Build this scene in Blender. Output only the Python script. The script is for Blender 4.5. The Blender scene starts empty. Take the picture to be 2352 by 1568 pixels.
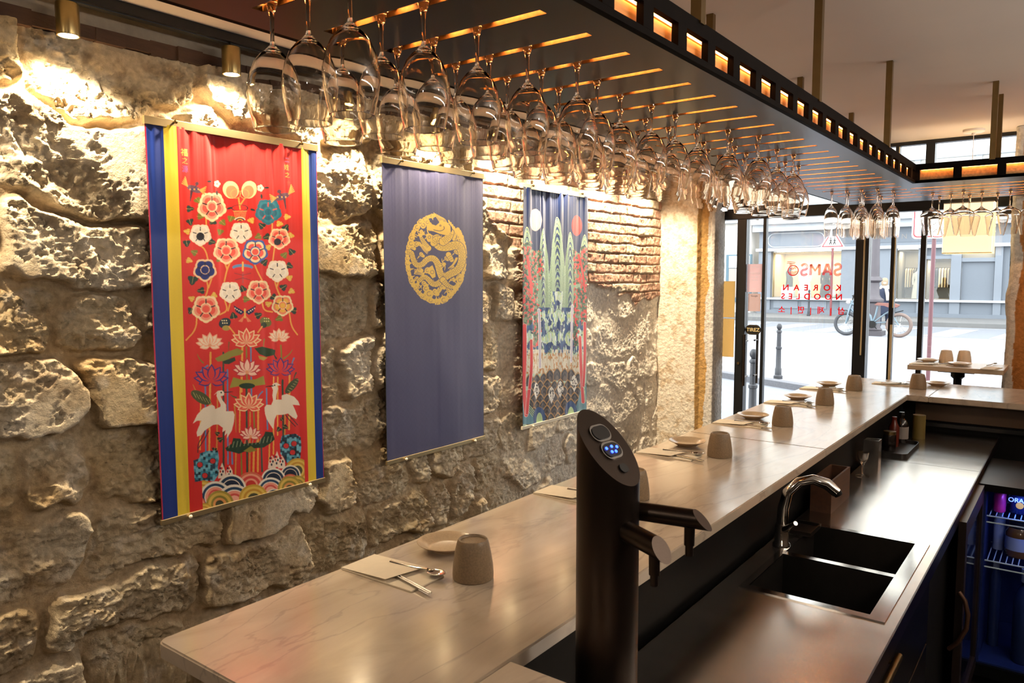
import bpy, bmesh, math, random
import numpy as np
from mathutils import Vector, Matrix

# ------------------------------------------------------------------ camera, world, lights, exposure
sc = bpy.context.scene
COL = sc.collection
PI = math.pi
cam_d = bpy.data.cameras.new('camera'); cam = bpy.data.objects.new('camera', cam_d); COL.objects.link(cam)
YAW, PITCH, ROLL, FPX = math.radians(36.985), math.radians(4.809), math.radians(-0.1), 1742.0
cam_d.sensor_width = 36.0; cam_d.lens = 36.0*FPX/2352.0; cam_d.clip_start = 0.05; cam_d.clip_end = 300
fw = Vector((-math.sin(YAW)*math.cos(PITCH), math.cos(YAW)*math.cos(PITCH), -math.sin(PITCH)))
r0 = Vector((math.cos(YAW), math.sin(YAW), 0)); u0 = r0.cross(fw)
rr = r0*math.cos(ROLL)+u0*math.sin(ROLL); uu = -r0*math.sin(ROLL)+u0*math.cos(ROLL)
cam.matrix_world = Matrix(((rr.x, uu.x, -fw.x, 0), (rr.y, uu.y, -fw.y, 0), (rr.z, uu.z, -fw.z, 1.72), (0, 0, 0, 1)))
sc.camera = cam
cam_d.dof.use_dof = True; cam_d.dof.focus_distance = 3.6; cam_d.dof.aperture_fstop = 16.0

w = bpy.data.worlds.new('overcast_sky'); sc.world = w; w.use_nodes = True
bg = w.node_tree.nodes['Background']; bg.inputs[0].default_value = (0.92, 0.96, 1.0, 1); bg.inputs[1].default_value = 3.6
sc.view_settings.view_transform = 'Standard'; sc.view_settings.look = 'None'
sc.view_settings.exposure = 1.05; sc.view_settings.gamma = 1.0
cy = sc.cycles
cy.max_bounces = 24; cy.transmission_bounces = 24; cy.transparent_max_bounces = 24; cy.glossy_bounces = 6
cy.diffuse_bounces = 4; cy.sample_clamp_indirect = 4.0; cy.use_denoising = True
cy.caustics_refractive = False; cy.caustics_reflective = False

def lamp(name, kind, loc, energy, color, rot=(0, 0, 0), size=0.05, size_y=None, spot=None, blend=0.5):
    d = bpy.data.lights.new(name, kind); d.energy = energy; d.color = color
    if kind == 'AREA':
        d.size = size
        if size_y: d.shape = 'RECTANGLE'; d.size_y = size_y
    else: d.shadow_soft_size = size
    if kind == 'SPOT': d.spot_size = math.radians(spot); d.spot_blend = blend
    o = bpy.data.objects.new(name, d); o.location = loc; o.rotation_euler = rot; COL.objects.link(o)
    return o
WARM = (1.0, 0.80, 0.54)
SPOT_Y = [0.57, 1.163, 1.756, 2.345, 2.94, 3.53, 4.12, 4.71, 5.30]
for sy in SPOT_Y:      # the lamps inside the brass spot cylinders on the track
    lamp('track_spot_light', 'SPOT', (-2.68, sy, 2.5), 42 if sy < 3.8 else 60, WARM, (0, math.radians(3), 0), 0.02, spot=130, blend=0.8)
for (lx, ly) in ((1.1, -1.6), (-1.4, -1.6), (0.9, 1.6)):     # unseen fill lights added behind and beside the camera to lift the room
    lamp('room_fill_light', 'POINT', (lx, ly, 2.45), 11, (1.0, 0.84, 0.68), size=0.06)
lamp('ceiling_fill_light', 'AREA', (1.88, 3.3, 2.15), 62, (1.0, .93, .84), (PI, math.radians(-25), 0), 0.12, 5.0)     # added fill, out of view on the right, shines up to brighten the ceiling
# warm strip lights inside the glass rack (shine down onto the slotted plate)
LED = (1.0, 0.50, 0.16)

# ------------------------------------------------------------------ helpers
def lin(h):
    if isinstance(h, str):
        h = h.lstrip('#'); c = [int(h[i:i+2], 16)/255 for i in (0, 2, 4)]
    else: c = list(h)
    return tuple(v/12.92 if v <= 0.04045 else ((v+0.055)/1.055)**2.4 for v in c)
_m = {}
def mat(name, color=(.5, .5, .5), rough=.5, metal=0.0, noise=0.0, nscale=20.0, bump=0.0, bscale=80.0, spec=0.5, emis=None, estr=0.0,
        stretch=(1, 1, 1), attr=None, coat=0.0, sheen=0.0, trans=0.0, rvar=0.0):
    """procedural principled material: base colour varied by object-space noise, fine bump"""
    if name in _m: return _m[name]
    m = bpy.data.materials.new(name); m.use_nodes = True; nt = m.node_tree; N = nt.nodes; L = nt.links
    p = N['Principled BSDF']
    p.inputs['Roughness'].default_value = rough; p.inputs['Metallic'].default_value = metal
    p.inputs['Specular IOR Level'].default_value = spec
    if coat: p.inputs['Coat Weight'].default_value = coat; p.inputs['Coat Roughness'].default_value = 0.08
    if sheen: p.inputs['Sheen Weight'].default_value = sheen; p.inputs['Sheen Roughness'].default_value = 0.4
    if trans: p.inputs['Transmission Weight'].default_value = trans
    c = lin(color) if isinstance(color, str) else tuple(color)
    tc = N.new('ShaderNodeTexCoord'); mp = N.new('ShaderNodeMapping'); mp.inputs['Scale'].default_value = stretch
    L.new(tc.outputs['Object'], mp.inputs[0])
    if attr:
        a = N.new('ShaderNodeAttribute'); a.attribute_name = attr; src = a.outputs['Color']
    else:
        rgb = N.new('ShaderNodeRGB'); rgb.outputs[0].default_value = (*c, 1); src = rgb.outputs[0]
    nz = N.new('ShaderNodeTexNoise'); nz.inputs['Scale'].default_value = nscale; nz.inputs['Detail'].default_value = 6
    L.new(mp.outputs[0], nz.inputs['Vector'])
    mr = N.new('ShaderNodeMapRange'); mr.inputs['From Min'].default_value = .25; mr.inputs['From Max'].default_value = .75
    mr.inputs['To Min'].default_value = 1-noise; mr.inputs['To Max'].default_value = 1+noise*.5
    L.new(nz.outputs['Fac'], mr.inputs['Value'])
    mx = N.new('ShaderNodeVectorMath'); mx.operation = 'SCALE'
    L.new(src, mx.inputs[0]); L.new(mr.outputs[0], mx.inputs['Scale']); L.new(mx.outputs[0], p.inputs['Base Color'])
    if rvar:
        r2 = N.new('ShaderNodeMapRange'); r2.inputs['From Min'].default_value = .3; r2.inputs['From Max'].default_value = .7
        r2.inputs['To Min'].default_value = max(0, rough-rvar); r2.inputs['To Max'].default_value = rough+rvar
        L.new(nz.outputs['Fac'], r2.inputs['Value']); L.new(r2.outputs[0], p.inputs['Roughness'])
    if bump:
        n2 = N.new('ShaderNodeTexNoise'); n2.inputs['Scale'].default_value = bscale; n2.inputs['Detail'].default_value = 8
        n2.inputs['Roughness'].default_value = .65
        L.new(mp.outputs[0], n2.inputs['Vector'])
        b = N.new('ShaderNodeBump'); b.inputs['Strength'].default_value = 1; b.inputs['Distance'].default_value = bump
        L.new(n2.outputs['Fac'], b.inputs['Height']); L.new(b.outputs[0], p.inputs['Normal'])
    if emis is not None:
        p.inputs['Emission Color'].default_value = (*(lin(emis) if isinstance(emis, str) else emis), 1)
        p.inputs['Emission Strength'].default_value = estr
    _m[name] = m
    return m

def glass_mat(name, color=(1, .985, .965), ior=1.5):
    m = bpy.data.materials.new(name); m.use_nodes = True; nt = m.node_tree; nt.nodes.clear()
    g = nt.nodes.new('ShaderNodeBsdfGlass'); g.inputs['Color'].default_value = (*color, 1); g.inputs['IOR'].default_value = ior
    g.inputs['Roughness'].default_value = 0
    o = nt.nodes.new('ShaderNodeOutputMaterial'); nt.links.new(g.outputs[0], o.inputs[0]); return m
def pane_mat(name, tint=(.97, .985, .98)):
    m = bpy.data.materials.new(name); m.use_nodes = True; nt = m.node_tree; nt.nodes.clear()
    t = nt.nodes.new('ShaderNodeBsdfTransparent'); t.inputs[0].default_value = (*tint, 1)
    g = nt.nodes.new('ShaderNodeBsdfGlossy'); g.inputs['Roughness'].default_value = 0.0
    f = nt.nodes.new('ShaderNodeFresnel'); f.inputs[0].default_value = 1.45
    x = nt.nodes.new('ShaderNodeMixShader'); o = nt.nodes.new('ShaderNodeOutputMaterial')
    nt.links.new(f.outputs[0], x.inputs[0]); nt.links.new(t.outputs[0], x.inputs[1]); nt.links.new(g.outputs[0], x.inputs[2])
    nt.links.new(x.outputs[0], o.inputs[0]); return m

def tag(o, label=None, cat=None, group=None, kind=None):
    if label: o['label'] = label
    if cat: o['category'] = cat
    if group: o['group'] = group
    if kind: o['kind'] = kind
    return o
def empty(name, loc=(0, 0, 0), rz=0.0, label=None, cat=None, group=None, kind=None):
    o = bpy.data.objects.new(name, None); o.empty_display_size = .05; o.location = loc; o.rotation_euler = (0, 0, rz); COL.objects.link(o)
    return tag(o, label, cat, group, kind)

class MB:
    """collects boxes, tubes, lathes and prisms, then links them as ONE mesh object"""
    def __init__(s): s.v = []; s.f = []; s.smooth = []; s.mi = []
    def add(s, v, f, smooth=False, mi=0):
        b = len(s.v); s.v += [tuple(p) for p in v]; s.f += [tuple(i+b for i in q) for q in f]
        s.smooth += [smooth]*len(f); s.mi += [mi]*len(f); return s
    def box(s, x0, x1, y0, y1, z0, z1, c=0.0, mi=0):
        if c <= 0:
            v = [(x0, y0, z0), (x1, y0, z0), (x1, y1, z0), (x0, y1, z0), (x0, y0, z1), (x1, y0, z1), (x1, y1, z1), (x0, y1, z1)]
            return s.add(v, [(0, 3, 2, 1), (4, 5, 6, 7), (0, 1, 5, 4), (1, 2, 6, 5), (2, 3, 7, 6), (3, 0, 4, 7)], mi=mi)
        bm = bmesh.new(); bmesh.ops.create_cube(bm, size=1)
        for q in bm.verts: q.co = Vector(((x0+x1)/2+q.co.x*(x1-x0), (y0+y1)/2+q.co.y*(y1-y0), (z0+z1)/2+q.co.z*(z1-z0)))
        bmesh.ops.bevel(bm, geom=list(bm.edges), offset=c, segments=2, affect='EDGES', profile=.5)
        bm.verts.index_update(); s.add([q.co[:] for q in bm.verts], [[q.index for q in f.verts] for f in bm.faces], mi=mi); bm.free(); return s
    def lathe(s, prof, n=24, loc=(0, 0, 0), smooth=True, mi=0, cap0=False, cap1=False):
        v = []; f = []
        for (r, z) in prof:
            for k in range(n):
                a = 2*PI*k/n; v.append((loc[0]+r*math.cos(a), loc[1]+r*math.sin(a), loc[2]+z))
        for i in range(len(prof)-1):
            for k in range(n):
                a, b = i*n+k, i*n+(k+1) % n; f.append((a, b, b+n, a+n))
        if cap0: f.append(tuple(range(n-1, -1, -1)))
        if cap1: f.append(tuple((len(prof)-1)*n+k for k in range(n)))
        return s.add(v, f, smooth, mi)
    def cyl(s, p0, p1, r0, r1=None, n=16, smooth=True, mi=0): return s.tube([p0, p1], [r0, r1 if r1 is not None else r0], n, smooth, mi)
    def tube(s, pts, rad, n=12, smooth=True, mi=0, cap=True):
        pts = [Vector(p) for p in pts]
        if not hasattr(rad, '__len__'): rad = [rad]*len(pts)
        v = []; f = []; up = None
        for i, p in enumerate(pts):
            t = (pts[min(i+1, len(pts)-1)]-pts[max(i-1, 0)]).normalized()
            if up is None:
                up = Vector((0, 0, 1)) if abs(t.z) < .9 else Vector((1, 0, 0))
            a = (up-t*up.dot(t)).normalized(); b = t.cross(a); up = a
            for k in range(n):
                q = 2*PI*k/n; v.append(p+(a*math.cos(q)+b*math.sin(q))*rad[i])
        for i in range(len(pts)-1):
            for k in range(n):
                a, b = i*n+k, i*n+(k+1) % n; f.append((a, b, b+n, a+n))
        if cap: f.append(tuple(range(n-1, -1, -1))); f.append(tuple((len(pts)-1)*n+k for k in range(n)))
        return s.add(v, f, smooth, mi)
    def prism(s, poly, z0, z1, axis='z', mi=0):
        n = len(poly)
        def P(a, b, c):
            return (a, b, c) if axis == 'z' else ((a, c, b) if axis == 'y' else (c, a, b))
        v = [P(a, b, z0) for a, b in poly]+[P(a, b, z1) for a, b in poly]
        f = [tuple(range(n-1, -1, -1)), tuple(range(n, 2*n))]+[(k, (k+1) % n, n+(k+1) % n, n+k) for k in range(n)]
        return s.add(v, f, False, mi)
    def build(s, name, m, parent=None, loc=None, rot=None):
        me = bpy.data.meshes.new(name); me.from_pydata(s.v, [], s.f)
        me.polygons.foreach_set('use_smooth', s.smooth)
        ms = m if isinstance(m, (list, tuple)) else [m]
        for q in ms: me.materials.append(q)
        if len(ms) > 1: me.polygons.foreach_set('material_index', s.mi)
        bm = bmesh.new(); bm.from_mesh(me); bmesh.ops.recalc_face_normals(bm, faces=bm.faces); bm.to_mesh(me); bm.free()
        if any(s.smooth):
            try: me.set_sharp_from_angle(angle=math.radians(40))
            except Exception: pass
        o = bpy.data.objects.new(name, me); COL.objects.link(o)
        if parent: o.parent = parent
        if loc: o.location = loc
        if rot: o.rotation_euler = rot
        return o
def B(name, m, x0, x1, y0, y1, z0, z1, parent=None, c=0.0): return MB().box(x0, x1, y0, y1, z0, z1, c).build(name, m, parent)
def copy_tree(o, parent=None):
    c = o.copy(); COL.objects.link(c)
    if parent: c.parent = parent
    for ch in list(o.children): copy_tree(ch, c)
    return c
def shift(o, d):
    """bake an offset so that a thing's base sits at its own empty"""
    o.location = Vector(o.location)+Vector(d)

# numpy noise
def _hash(ix, iy, seed):
    h = (ix.astype(np.int64)*374761393+iy.astype(np.int64)*668265263+seed*982451653) & 0x7fffffff
    h = ((h ^ (h >> 13))*1274126177) & 0x7fffffff
    return ((h ^ (h >> 16)) & 0xffff)/65535.0
def vn(x, y, seed=0):
    ix = np.floor(x); iy = np.floor(y); fx = x-ix; fy = y-iy
    ux = fx*fx*(3-2*fx); uy = fy*fy*(3-2*fy)
    a = _hash(ix, iy, seed); b = _hash(ix+1, iy, seed); c = _hash(ix, iy+1, seed); d = _hash(ix+1, iy+1, seed)
    return (a*(1-ux)+b*ux)*(1-uy)+(c*(1-ux)+d*ux)*uy
def fbm(x, y, f, o=5, seed=0, g=.5):
    t = np.zeros_like(x); a = 1.0; s = 0
    for k in range(o):
        t += a*vn(x*f+17.3*k, y*f-9.1*k, seed+k*31); s += a; a *= g; f *= 2.03
    return t/s
def ridged(x, y, f, o=4, seed=0):
    t = np.zeros_like(x); a = 1.0; s = 0
    for k in range(o):
        t += a*(1-np.abs(2*vn(x*f+7.7*k, y*f+3.1*k, seed+k*17)-1)); s += a; a *= .5; f *= 2.1
    return t/s
def sstep(a, b, x):
    t = np.clip((x-a)/(b-a), 0, 1); return t*t*(3-2*t)
def grid_obj(name, V, nu, nv, colr, m, parent=None, smooth=True):
    """V: (nv,nu,3) vertex array -> grid mesh with a point colour attribute 'Col'"""
    me = bpy.data.meshes.new(name)
    idx = np.arange(nu*nv).reshape(nv, nu)
    q = np.stack([idx[:-1, :-1], idx[:-1, 1:], idx[1:, 1:], idx[1:, :-1]], -1).reshape(-1, 4)
    me.vertices.add(nu*nv); me.vertices.foreach_set('co', V.reshape(-1).astype(np.float32))
    me.loops.add(q.size); me.loops.foreach_set('vertex_index', q.reshape(-1).astype(np.int32))
    me.polygons.add(len(q)); me.polygons.foreach_set('loop_start', np.arange(0, q.size, 4, dtype=np.int32))
    me.polygons.foreach_set('use_smooth', np.full(len(q), smooth))
    me.update(calc_edges=True)
    if colr is not None:
        at = me.color_attributes.new('Col', 'FLOAT_COLOR', 'POINT')
        c = np.concatenate([colr.reshape(-1, 3), np.ones((nu*nv, 1))], 1)
        at.data.foreach_set('color', c.reshape(-1).astype(np.float32))
    me.materials.append(m)
    o = bpy.data.objects.new(name, me); COL.objects.link(o)
    if parent: o.parent = parent
    return o

# ------------------------------------------------------------------ materials
M_stone = mat('limestone', attr='Col', rough=.92, noise=.30, nscale=48, bump=.012, bscale=42, spec=.04)
M_marble = None
def marble():
    m = bpy.data.materials.new('veined_marble'); m.use_nodes = True; nt = m.node_tree; N = nt.nodes; L = nt.links; p = N['Principled BSDF']
    tc = N.new('ShaderNodeTexCoord'); mp = N.new('ShaderNodeMapping'); mp.inputs['Scale'].default_value = (2.6, .6, 2); mp.inputs['Rotation'].default_value = (0, 0, .2)
    L.new(tc.outputs['Object'], mp.inputs[0])
    n1 = N.new('ShaderNodeTexNoise'); n1.inputs['Scale'].default_value = 2.2; n1.inputs['Detail'].default_value = 9; n1.inputs['Roughness'].default_value = .62; n1.inputs['Distortion'].default_value = 1.2
    L.new(mp.outputs[0], n1.inputs['Vector'])
    cr = N.new('ShaderNodeValToRGB'); e = cr.color_ramp.elements
    e[0].position = .30; e[0].color = (*lin('#a39382'), 1); e[1].position = .60; e[1].color = (*lin('#c4b4a0'), 1)
    k = cr.color_ramp.elements.new(.44); k.color = (*lin('#b9a995'), 1)
    L.new(n1.outputs['Fac'], cr.inputs[0])
    wv = N.new('ShaderNodeTexNoise'); wv.inputs['Scale'].default_value = 1.3; wv.inputs['Detail'].default_value = 12; wv.inputs['Distortion'].default_value = 2.0
    L.new(mp.outputs[0], wv.inputs['Vector'])
    sb = N.new('ShaderNodeMath'); sb.operation = 'SUBTRACT'; sb.inputs[1].default_value = .5; L.new(wv.outputs['Fac'], sb.inputs[0])
    ab = N.new('ShaderNodeMath'); ab.operation = 'ABSOLUTE'; L.new(sb.outputs[0], ab.inputs[0])
    mr = N.new('ShaderNodeMapRange'); mr.inputs['From Min'].default_value = 0; mr.inputs['From Max'].default_value = .018; mr.inputs['To Min'].default_value = .34; mr.inputs['To Max'].default_value = 0
    L.new(ab.outputs[0], mr.inputs['Value'])
    mix = N.new('ShaderNodeMix'); mix.data_type = 'RGBA'; mix.inputs['B'].default_value = (*lin('#77706e'), 1)
    L.new(mr.outputs[0], mix.inputs['Factor']); L.new(cr.outputs[0], mix.inputs['A']); L.new(mix.outputs['Result'], p.inputs['Base Color'])
    p.inputs['Roughness'].default_value = .2; p.inputs['Specular IOR Level'].default_value = .55
    n3 = N.new('ShaderNodeTexNoise'); n3.inputs['Scale'].default_value = 9; n3.inputs['Detail'].default_value = 4; L.new(tc.outputs['Object'], n3.inputs['Vector'])
    r2 = N.new('ShaderNodeMapRange'); r2.inputs['To Min'].default_value = .06; r2.inputs['To Max'].default_value = .24; L.new(n3.outputs['Fac'], r2.inputs['Value']); L.new(r2.outputs[0], p.inputs['Roughness'])
    return m
M_marble = marble()
M_steel = mat('brushed_steel', '#cfcbc5', .22, 1.0, noise=.04, nscale=4, stretch=(1, 3, 1), rvar=.02)
M_steelb = mat('polished_steel', '#c9c6c2', .12, 1.0, noise=.05)
M_chrome = mat('chrome', '#d6d4d0', .07, 1.0)
M_tower = mat('satin_dark_steel', '#453c36', .36, 1.0, noise=.08, nscale=9, bump=.0002, bscale=300)
M_black = mat('black_metal', '#141312', .35, .6, noise=.1)
M_blackp = mat('black_plastic', '#0d0d0e', .4)
M_dark = mat('dark_panel', '#090706', .6, noise=.2, spec=.2)
M_frame = mat('black_window_frame', '#16181b', .38, .2, noise=.1)
M_rackp = mat('dark_rack_plate', '#120d0d', .33, .0, noise=.08, nscale=9, spec=.22)
M_rackr = mat('dark_bronze_rack_frame', '#120d0b', .7, .0, noise=.25, nscale=30, spec=.05)
M_pine = mat('lit_pine', '#dca66a', .5, noise=.35, nscale=7, stretch=(14, 1, 14))
M_brass = mat('aged_brass', '#7b6540', .32, .95, noise=.15)
M_gold = mat('brushed_gold', '#a08b5c', .3, .9, noise=.08, nscale=30)
M_goldrod = mat('champagne_rod', '#b5a078', .38, .85, noise=.06)
M_ceram_w = mat('pale_speckled_stoneware', '#cdbfa9', .42, noise=.15, nscale=260, spec=.45)
M_ceram = mat('speckled_stoneware', '#89745a', .42, noise=.28, nscale=260, bump=.0003, bscale=240, spec=.45)
M_plate = mat('glazed_stoneware', '#b79f80', .22, noise=.12, nscale=180, spec=.5)
M_plate_w = mat('pale_glazed_stoneware', '#e6ddd0', .25, noise=.08, nscale=180)
M_paper = mat('cream_paper', '#e6d8bf', .85, noise=.05, nscale=60, bump=.0002, bscale=400)
M_glass = glass_mat('clear_wine_glass')
M_pane = pane_mat('window_glass')
M_ceil = mat('matt_ceiling_paint', '#d8cfc6', .9, noise=.05, nscale=2, bump=.0006, bscale=30)
M_plaster = mat('grey_plaster', '#8f8474', .9, noise=.2, nscale=25, bump=.003, bscale=60)
M_beam = mat('rough_brown_beam', '#4d3423', .85, noise=.5, nscale=22, stretch=(1, .25, 1), bump=.006, bscale=50)
M_floor = mat('dark_floor', '#3a332c', .6, noise=.2)
M_wallp = mat('warm_dark_wall', '#4a3e33', .85, noise=.1)
M_wood = mat('brown_wood', '#6b3f22', .5, noise=.35, nscale=6, stretch=(1, 12, 12))
M_cord = mat('white_cord', '#ddd6cc', .5)

# ------------------------------------------------------------------ room shell
XW = -2.84          # mean plane of the left wall
def stone_relief(Y, Z, warp=0.05):
    """coursed rubble relief: returns height (m) and colour"""
    wy = Y+(fbm(Y, Z, 3.1, 4, 5)-.5)*.22+(fbm(Y, Z, 9, 3, 8)-.5)*.06
    wz = Z+(fbm(Y, Z, 2.3, 4, 9)-.5)*.26+(fbm(Y, Z, 10, 3, 3)-.5)*.05
    rows = np.array([-.2, .12, .38, .62, .90, 1.13, 1.42, 1.70, 1.97, 2.32, 2.62, 3.0])
    ri = np.clip(np.searchsorted(rows, wz)-1, 0, len(rows)-2)
    dz = np.minimum(wz-rows[ri], rows[ri+1]-wz)
    rng = np.random.RandomState(7)
    dist = np.zeros_like(Y); cid = np.zeros(Y.shape, int); ly = np.zeros_like(Y); lz = (wz-rows[ri])/(rows[ri+1]-rows[ri])-.5
    for r in range(len(rows)-1):
        e = [-2.2+rng.rand()*.3]
        while e[-1] < 7.5: e.append(e[-1]+rng.uniform(.20, .62)*(1.0 if e[-1] < 2.4 else .72))
        e = np.array(e); mk = ri == r
        ci = np.clip(np.searchsorted(e, wy[mk])-1, 0, len(e)-2)
        dy = np.minimum(wy[mk]-e[ci], e[ci+1]-wy[mk])
        d = np.minimum(dy, dz[mk]); d = d-.35*np.maximum(0, .05-np.abs(dy-dz[mk]))
        dist[mk] = d; cid[mk] = ci+r*101; ly[mk] = (wy[mk]-e[ci])/(e[ci+1]-e[ci])-.5
    rnd = _hash(cid, cid*0+3, 11); r2 = _hash(cid, cid*0+5, 12); r3 = _hash(cid, cid*0+7, 13); r4 = _hash(cid, cid*0+8, 14)
    edge = .004+.016*fbm(Y, Z, 8, 3, 21)
    prof = sstep(edge*.3, edge+.014, dist)
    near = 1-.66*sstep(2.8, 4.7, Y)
    fill = sstep(.47, .62, fbm(Y, Z, 1.9, 4, 40))
    face = .020+.070*rnd+.055*(r2-.5)*ly*2-.060*(r3-.35)*lz*2
    face = face+(fbm(Y+.3*Z, Z, 5.5, 4, 61)-.5)*.085+(ridged(Y*.8+Z*.3, Z*1.1, 8, 3, 60)-.55)*.030
    mor = .030+(fbm(Y, Z, 3.0, 3, 41)-.5)*.05
    prof2 = prof*(1-fill*sstep(.0, .05, mor+.004-face)*.9)
    h = (mor-.016*(1-fill)*(1-prof))*(1-prof2)+face*prof2
    h = np.maximum(h, mor-.020)*near+(1-near)*.02
    rough = prof2*(1-fill*.25)*near
    # split, quarried faces: sharp ledges and pits
    tz_ = fbm(Y*.9+Z*.8, Z*1.4-Y*.3, 11, 3, 70); st_ = (tz_*7)-np.floor(tz_*7)
    h += rough*(st_-.5)*.016
    h += rough*(ridged(Y+Z*.6, Z-Y*.2, 22, 4, 80)-.5)*.022
    h += (fbm(Y, Z, 46, 3, 90)-.5)*.013*(.35+rough)
    pit = np.clip(fbm(Y, Z, 30, 3, 95)-.62, 0, 1); h -= rough*pit*.09*near; h = h-(1-near)*.3*(h-.03)
    base = np.array(lin('#d2bd98')); och = np.array(lin('#b3925f')); pale = np.array(lin('#e6dcc8')); mort = np.array(lin('#b69c78'))
    a = fbm(Y, Z, 5, 5, 120)[..., None]; b = r4[..., None]
    c = base*(1-b*.6)+pale*(b*.6)
    t = np.clip((a-.46)*2.0, 0, .65); c = c*(1-t)+och*t
    t = (1-prof2)[..., None]*.6; c = c*(1-t)+mort*t
    dk = np.clip((fbm(Y, Z, 18, 4, 140)-.62)*4, 0, .45)[..., None]; c = c*(1-dk)+np.array(lin('#7a5e40'))*dk
    wh = np.clip((fbm(Y, Z, 12, 4, 150)-.58)*3, 0, .5)[..., None]*rough[..., None]; c = c*(1-wh)+np.array(lin('#efe6d6'))*wh
    tw_ = sstep(3.0, 4.8, Y)[..., None]*.9; c = c*(1-tw_)+np.array(lin('#f6eee0'))*(.9+.2*a)*tw_  # paler stone towards the window; missing daylight is painted into the colour too
    return h, c
def brick_relief(Y, Z):
    wz = Z+(fbm(Y, Z, 5, 3, 201)-.5)*.02; wy = Y+(fbm(Y, Z, 6, 3, 202)-.5)*.03
    bh = .073; bw = .225
    r = np.floor(wz/bh); off = (r % 2)*.5+_hash(r, r*0, 5)*.2
    k = np.floor(wy/bw+off); fz = (wz/bh-r)*bh; fy = (wy/bw+off-k)*bw
    d = np.minimum(np.minimum(fz, bh-fz), np.minimum(fy, bw-fy))
    ed = .004+.006*fbm(Y, Z, 22, 2, 210)
    p = sstep(ed*.2, ed+.001, d); rn = _hash(r, k, 77); r2 = _hash(r, k, 78)
    h = p*(.008+.008*rn)+p*(fbm(Y, Z, 28, 4, 220)-.5)*.012-(1-p)*.003
    c1 = np.array(lin('#cfa893')); c2 = np.array(lin('#c29a86')); c3 = np.array(lin('#dccbb2')); mo = np.array(lin('#9a7f66'))
    x = rn[..., None]; c = np.where(x < .45, c1, np.where(x < .75, c2, c3))
    c = c*(.85+.3*r2[..., None]); t = (1-p)[..., None]*.8
    c = c*(1-t)+mo*t
    sp = np.clip((fbm(Y, Z, 30, 3, 230)-.56)*4, 0, .6)[..., None]; c = c*(1-sp)+np.array(lin('#e0d2bb'))*sp
    return h, c
def build_left_wall():
    ys = np.concatenate([np.arange(-.35, .55, .016), np.arange(.55, 3.2, .0058), np.arange(3.2, 5.80, .0075)])
    zs = np.concatenate([np.arange(0, .32, .03), np.arange(.32, 2.545, .0058)]); zs[-1] = 2.545
    Y, Z = np.meshgrid(ys, zs)
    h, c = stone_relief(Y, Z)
    hb, cb = brick_relief(Y, Z)
    low = np.interp(Y, [3.3, 3.5, 4.2, 4.6, 5.7], [2.25, 2.05, 1.82, 1.62, 1.55])+(fbm(Y, Z, 6, 3, 300)-.5)*.22
    mk = sstep(-.012, .012, Z-low)*sstep(-.03, .03, Y-3.34-(fbm(Y, Z, 5, 3, 301)-.5)*.3)
    h = h*(1-mk)+(hb+.035)*mk; c = c*(1-mk[..., None])+cb*mk[..., None]
    # flatten the stone a little behind the banners' rods so that they hang free
    V = np.stack([XW+np.minimum(h, .092), Y, Z], -1)
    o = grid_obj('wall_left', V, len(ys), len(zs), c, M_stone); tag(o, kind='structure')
def ashlar(S, Z, seed):
    rows = np.array([-.1, .33, .72, 1.02, 1.36, 1.80, 2.2, 2.5, 2.9])+seed*.01
    wz = Z+(fbm(S, Z, 5, 3, seed+1)-.5)*.03
    ri = np.clip(np.searchsorted(rows, wz)-1, 0, 7); dz = np.minimum(wz-rows[ri], rows[ri+1]-wz)
    p = sstep(.004, .02, dz); rn = _hash(ri, ri*0, seed+3)
    h = p*(.008+.014*rn)+(ridged(S, Z, 24, 4, seed+9)-.5)*.016*p+(fbm(S, Z, 50, 3, seed+5)-.5)*.006
    return h, p, rn
def build_pier_left():
    # plan: front face towards the room, rounded corner, window reveal
    pl = [(-2.90, 5.74), (-2.48, 5.75), (-2.46, 5.785), (-2.385, 5.80), (-2.37, 5.77), (-2.345, 5.775), (-2.335, 5.82), (-2.34, 5.97)]
    P = np.array(pl); seg = np.hypot(*np.diff(P, axis=0).T); s = np.concatenate([[0], np.cumsum(seg)])
    ss = np.arange(0, s[-1], .006); zs = np.arange(0, 2.66, .006)
    X = np.interp(ss, s, P[:, 0]); Y = np.interp(ss, s, P[:, 1])
    nx = np.gradient(Y, ss); ny = -np.gradient(X, ss); nl = np.hypot(nx, ny)+1e-6; nx /= nl; ny /= nl
    S, Z = np.meshgrid(ss, zs); h, p, rn = ashlar(S, Z, 400)
    jag = .40+0*Z+(fbm(S*0+1, Z, 7, 3, 430)-.5)*.02
    edge = .51+(fbm(S*0+2, Z, 6, 4, 431)-.5)*.06
    crm = np.array(lin('#e2d8c8')); och = np.array(lin('#c09a62')); wht = np.array(lin('#d8d3cc'))
    sp = np.clip((fbm(S, Z, 22, 4, 440)-.52)*3, 0, .55)[..., None]
    c = crm*(1-sp)+np.array(lin('#b3946c'))*sp
    mo = ((S > jag+.02) & (S < edge))[..., None]; c = np.where(mo, och*(.75+.5*fbm(S, Z, 12, 4, 441)[..., None]), c)
    c = np.where((S >= edge)[..., None], wht*(.85+.2*fbm(S, Z, 15, 3, 442)[..., None]), c)
    V = np.stack([X+nx*h, Y+ny*h, Z], -1)
    o = grid_obj('wall_front', V, len(ss), len(zs), c, M_stone); tag(o, kind='structure')
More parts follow.
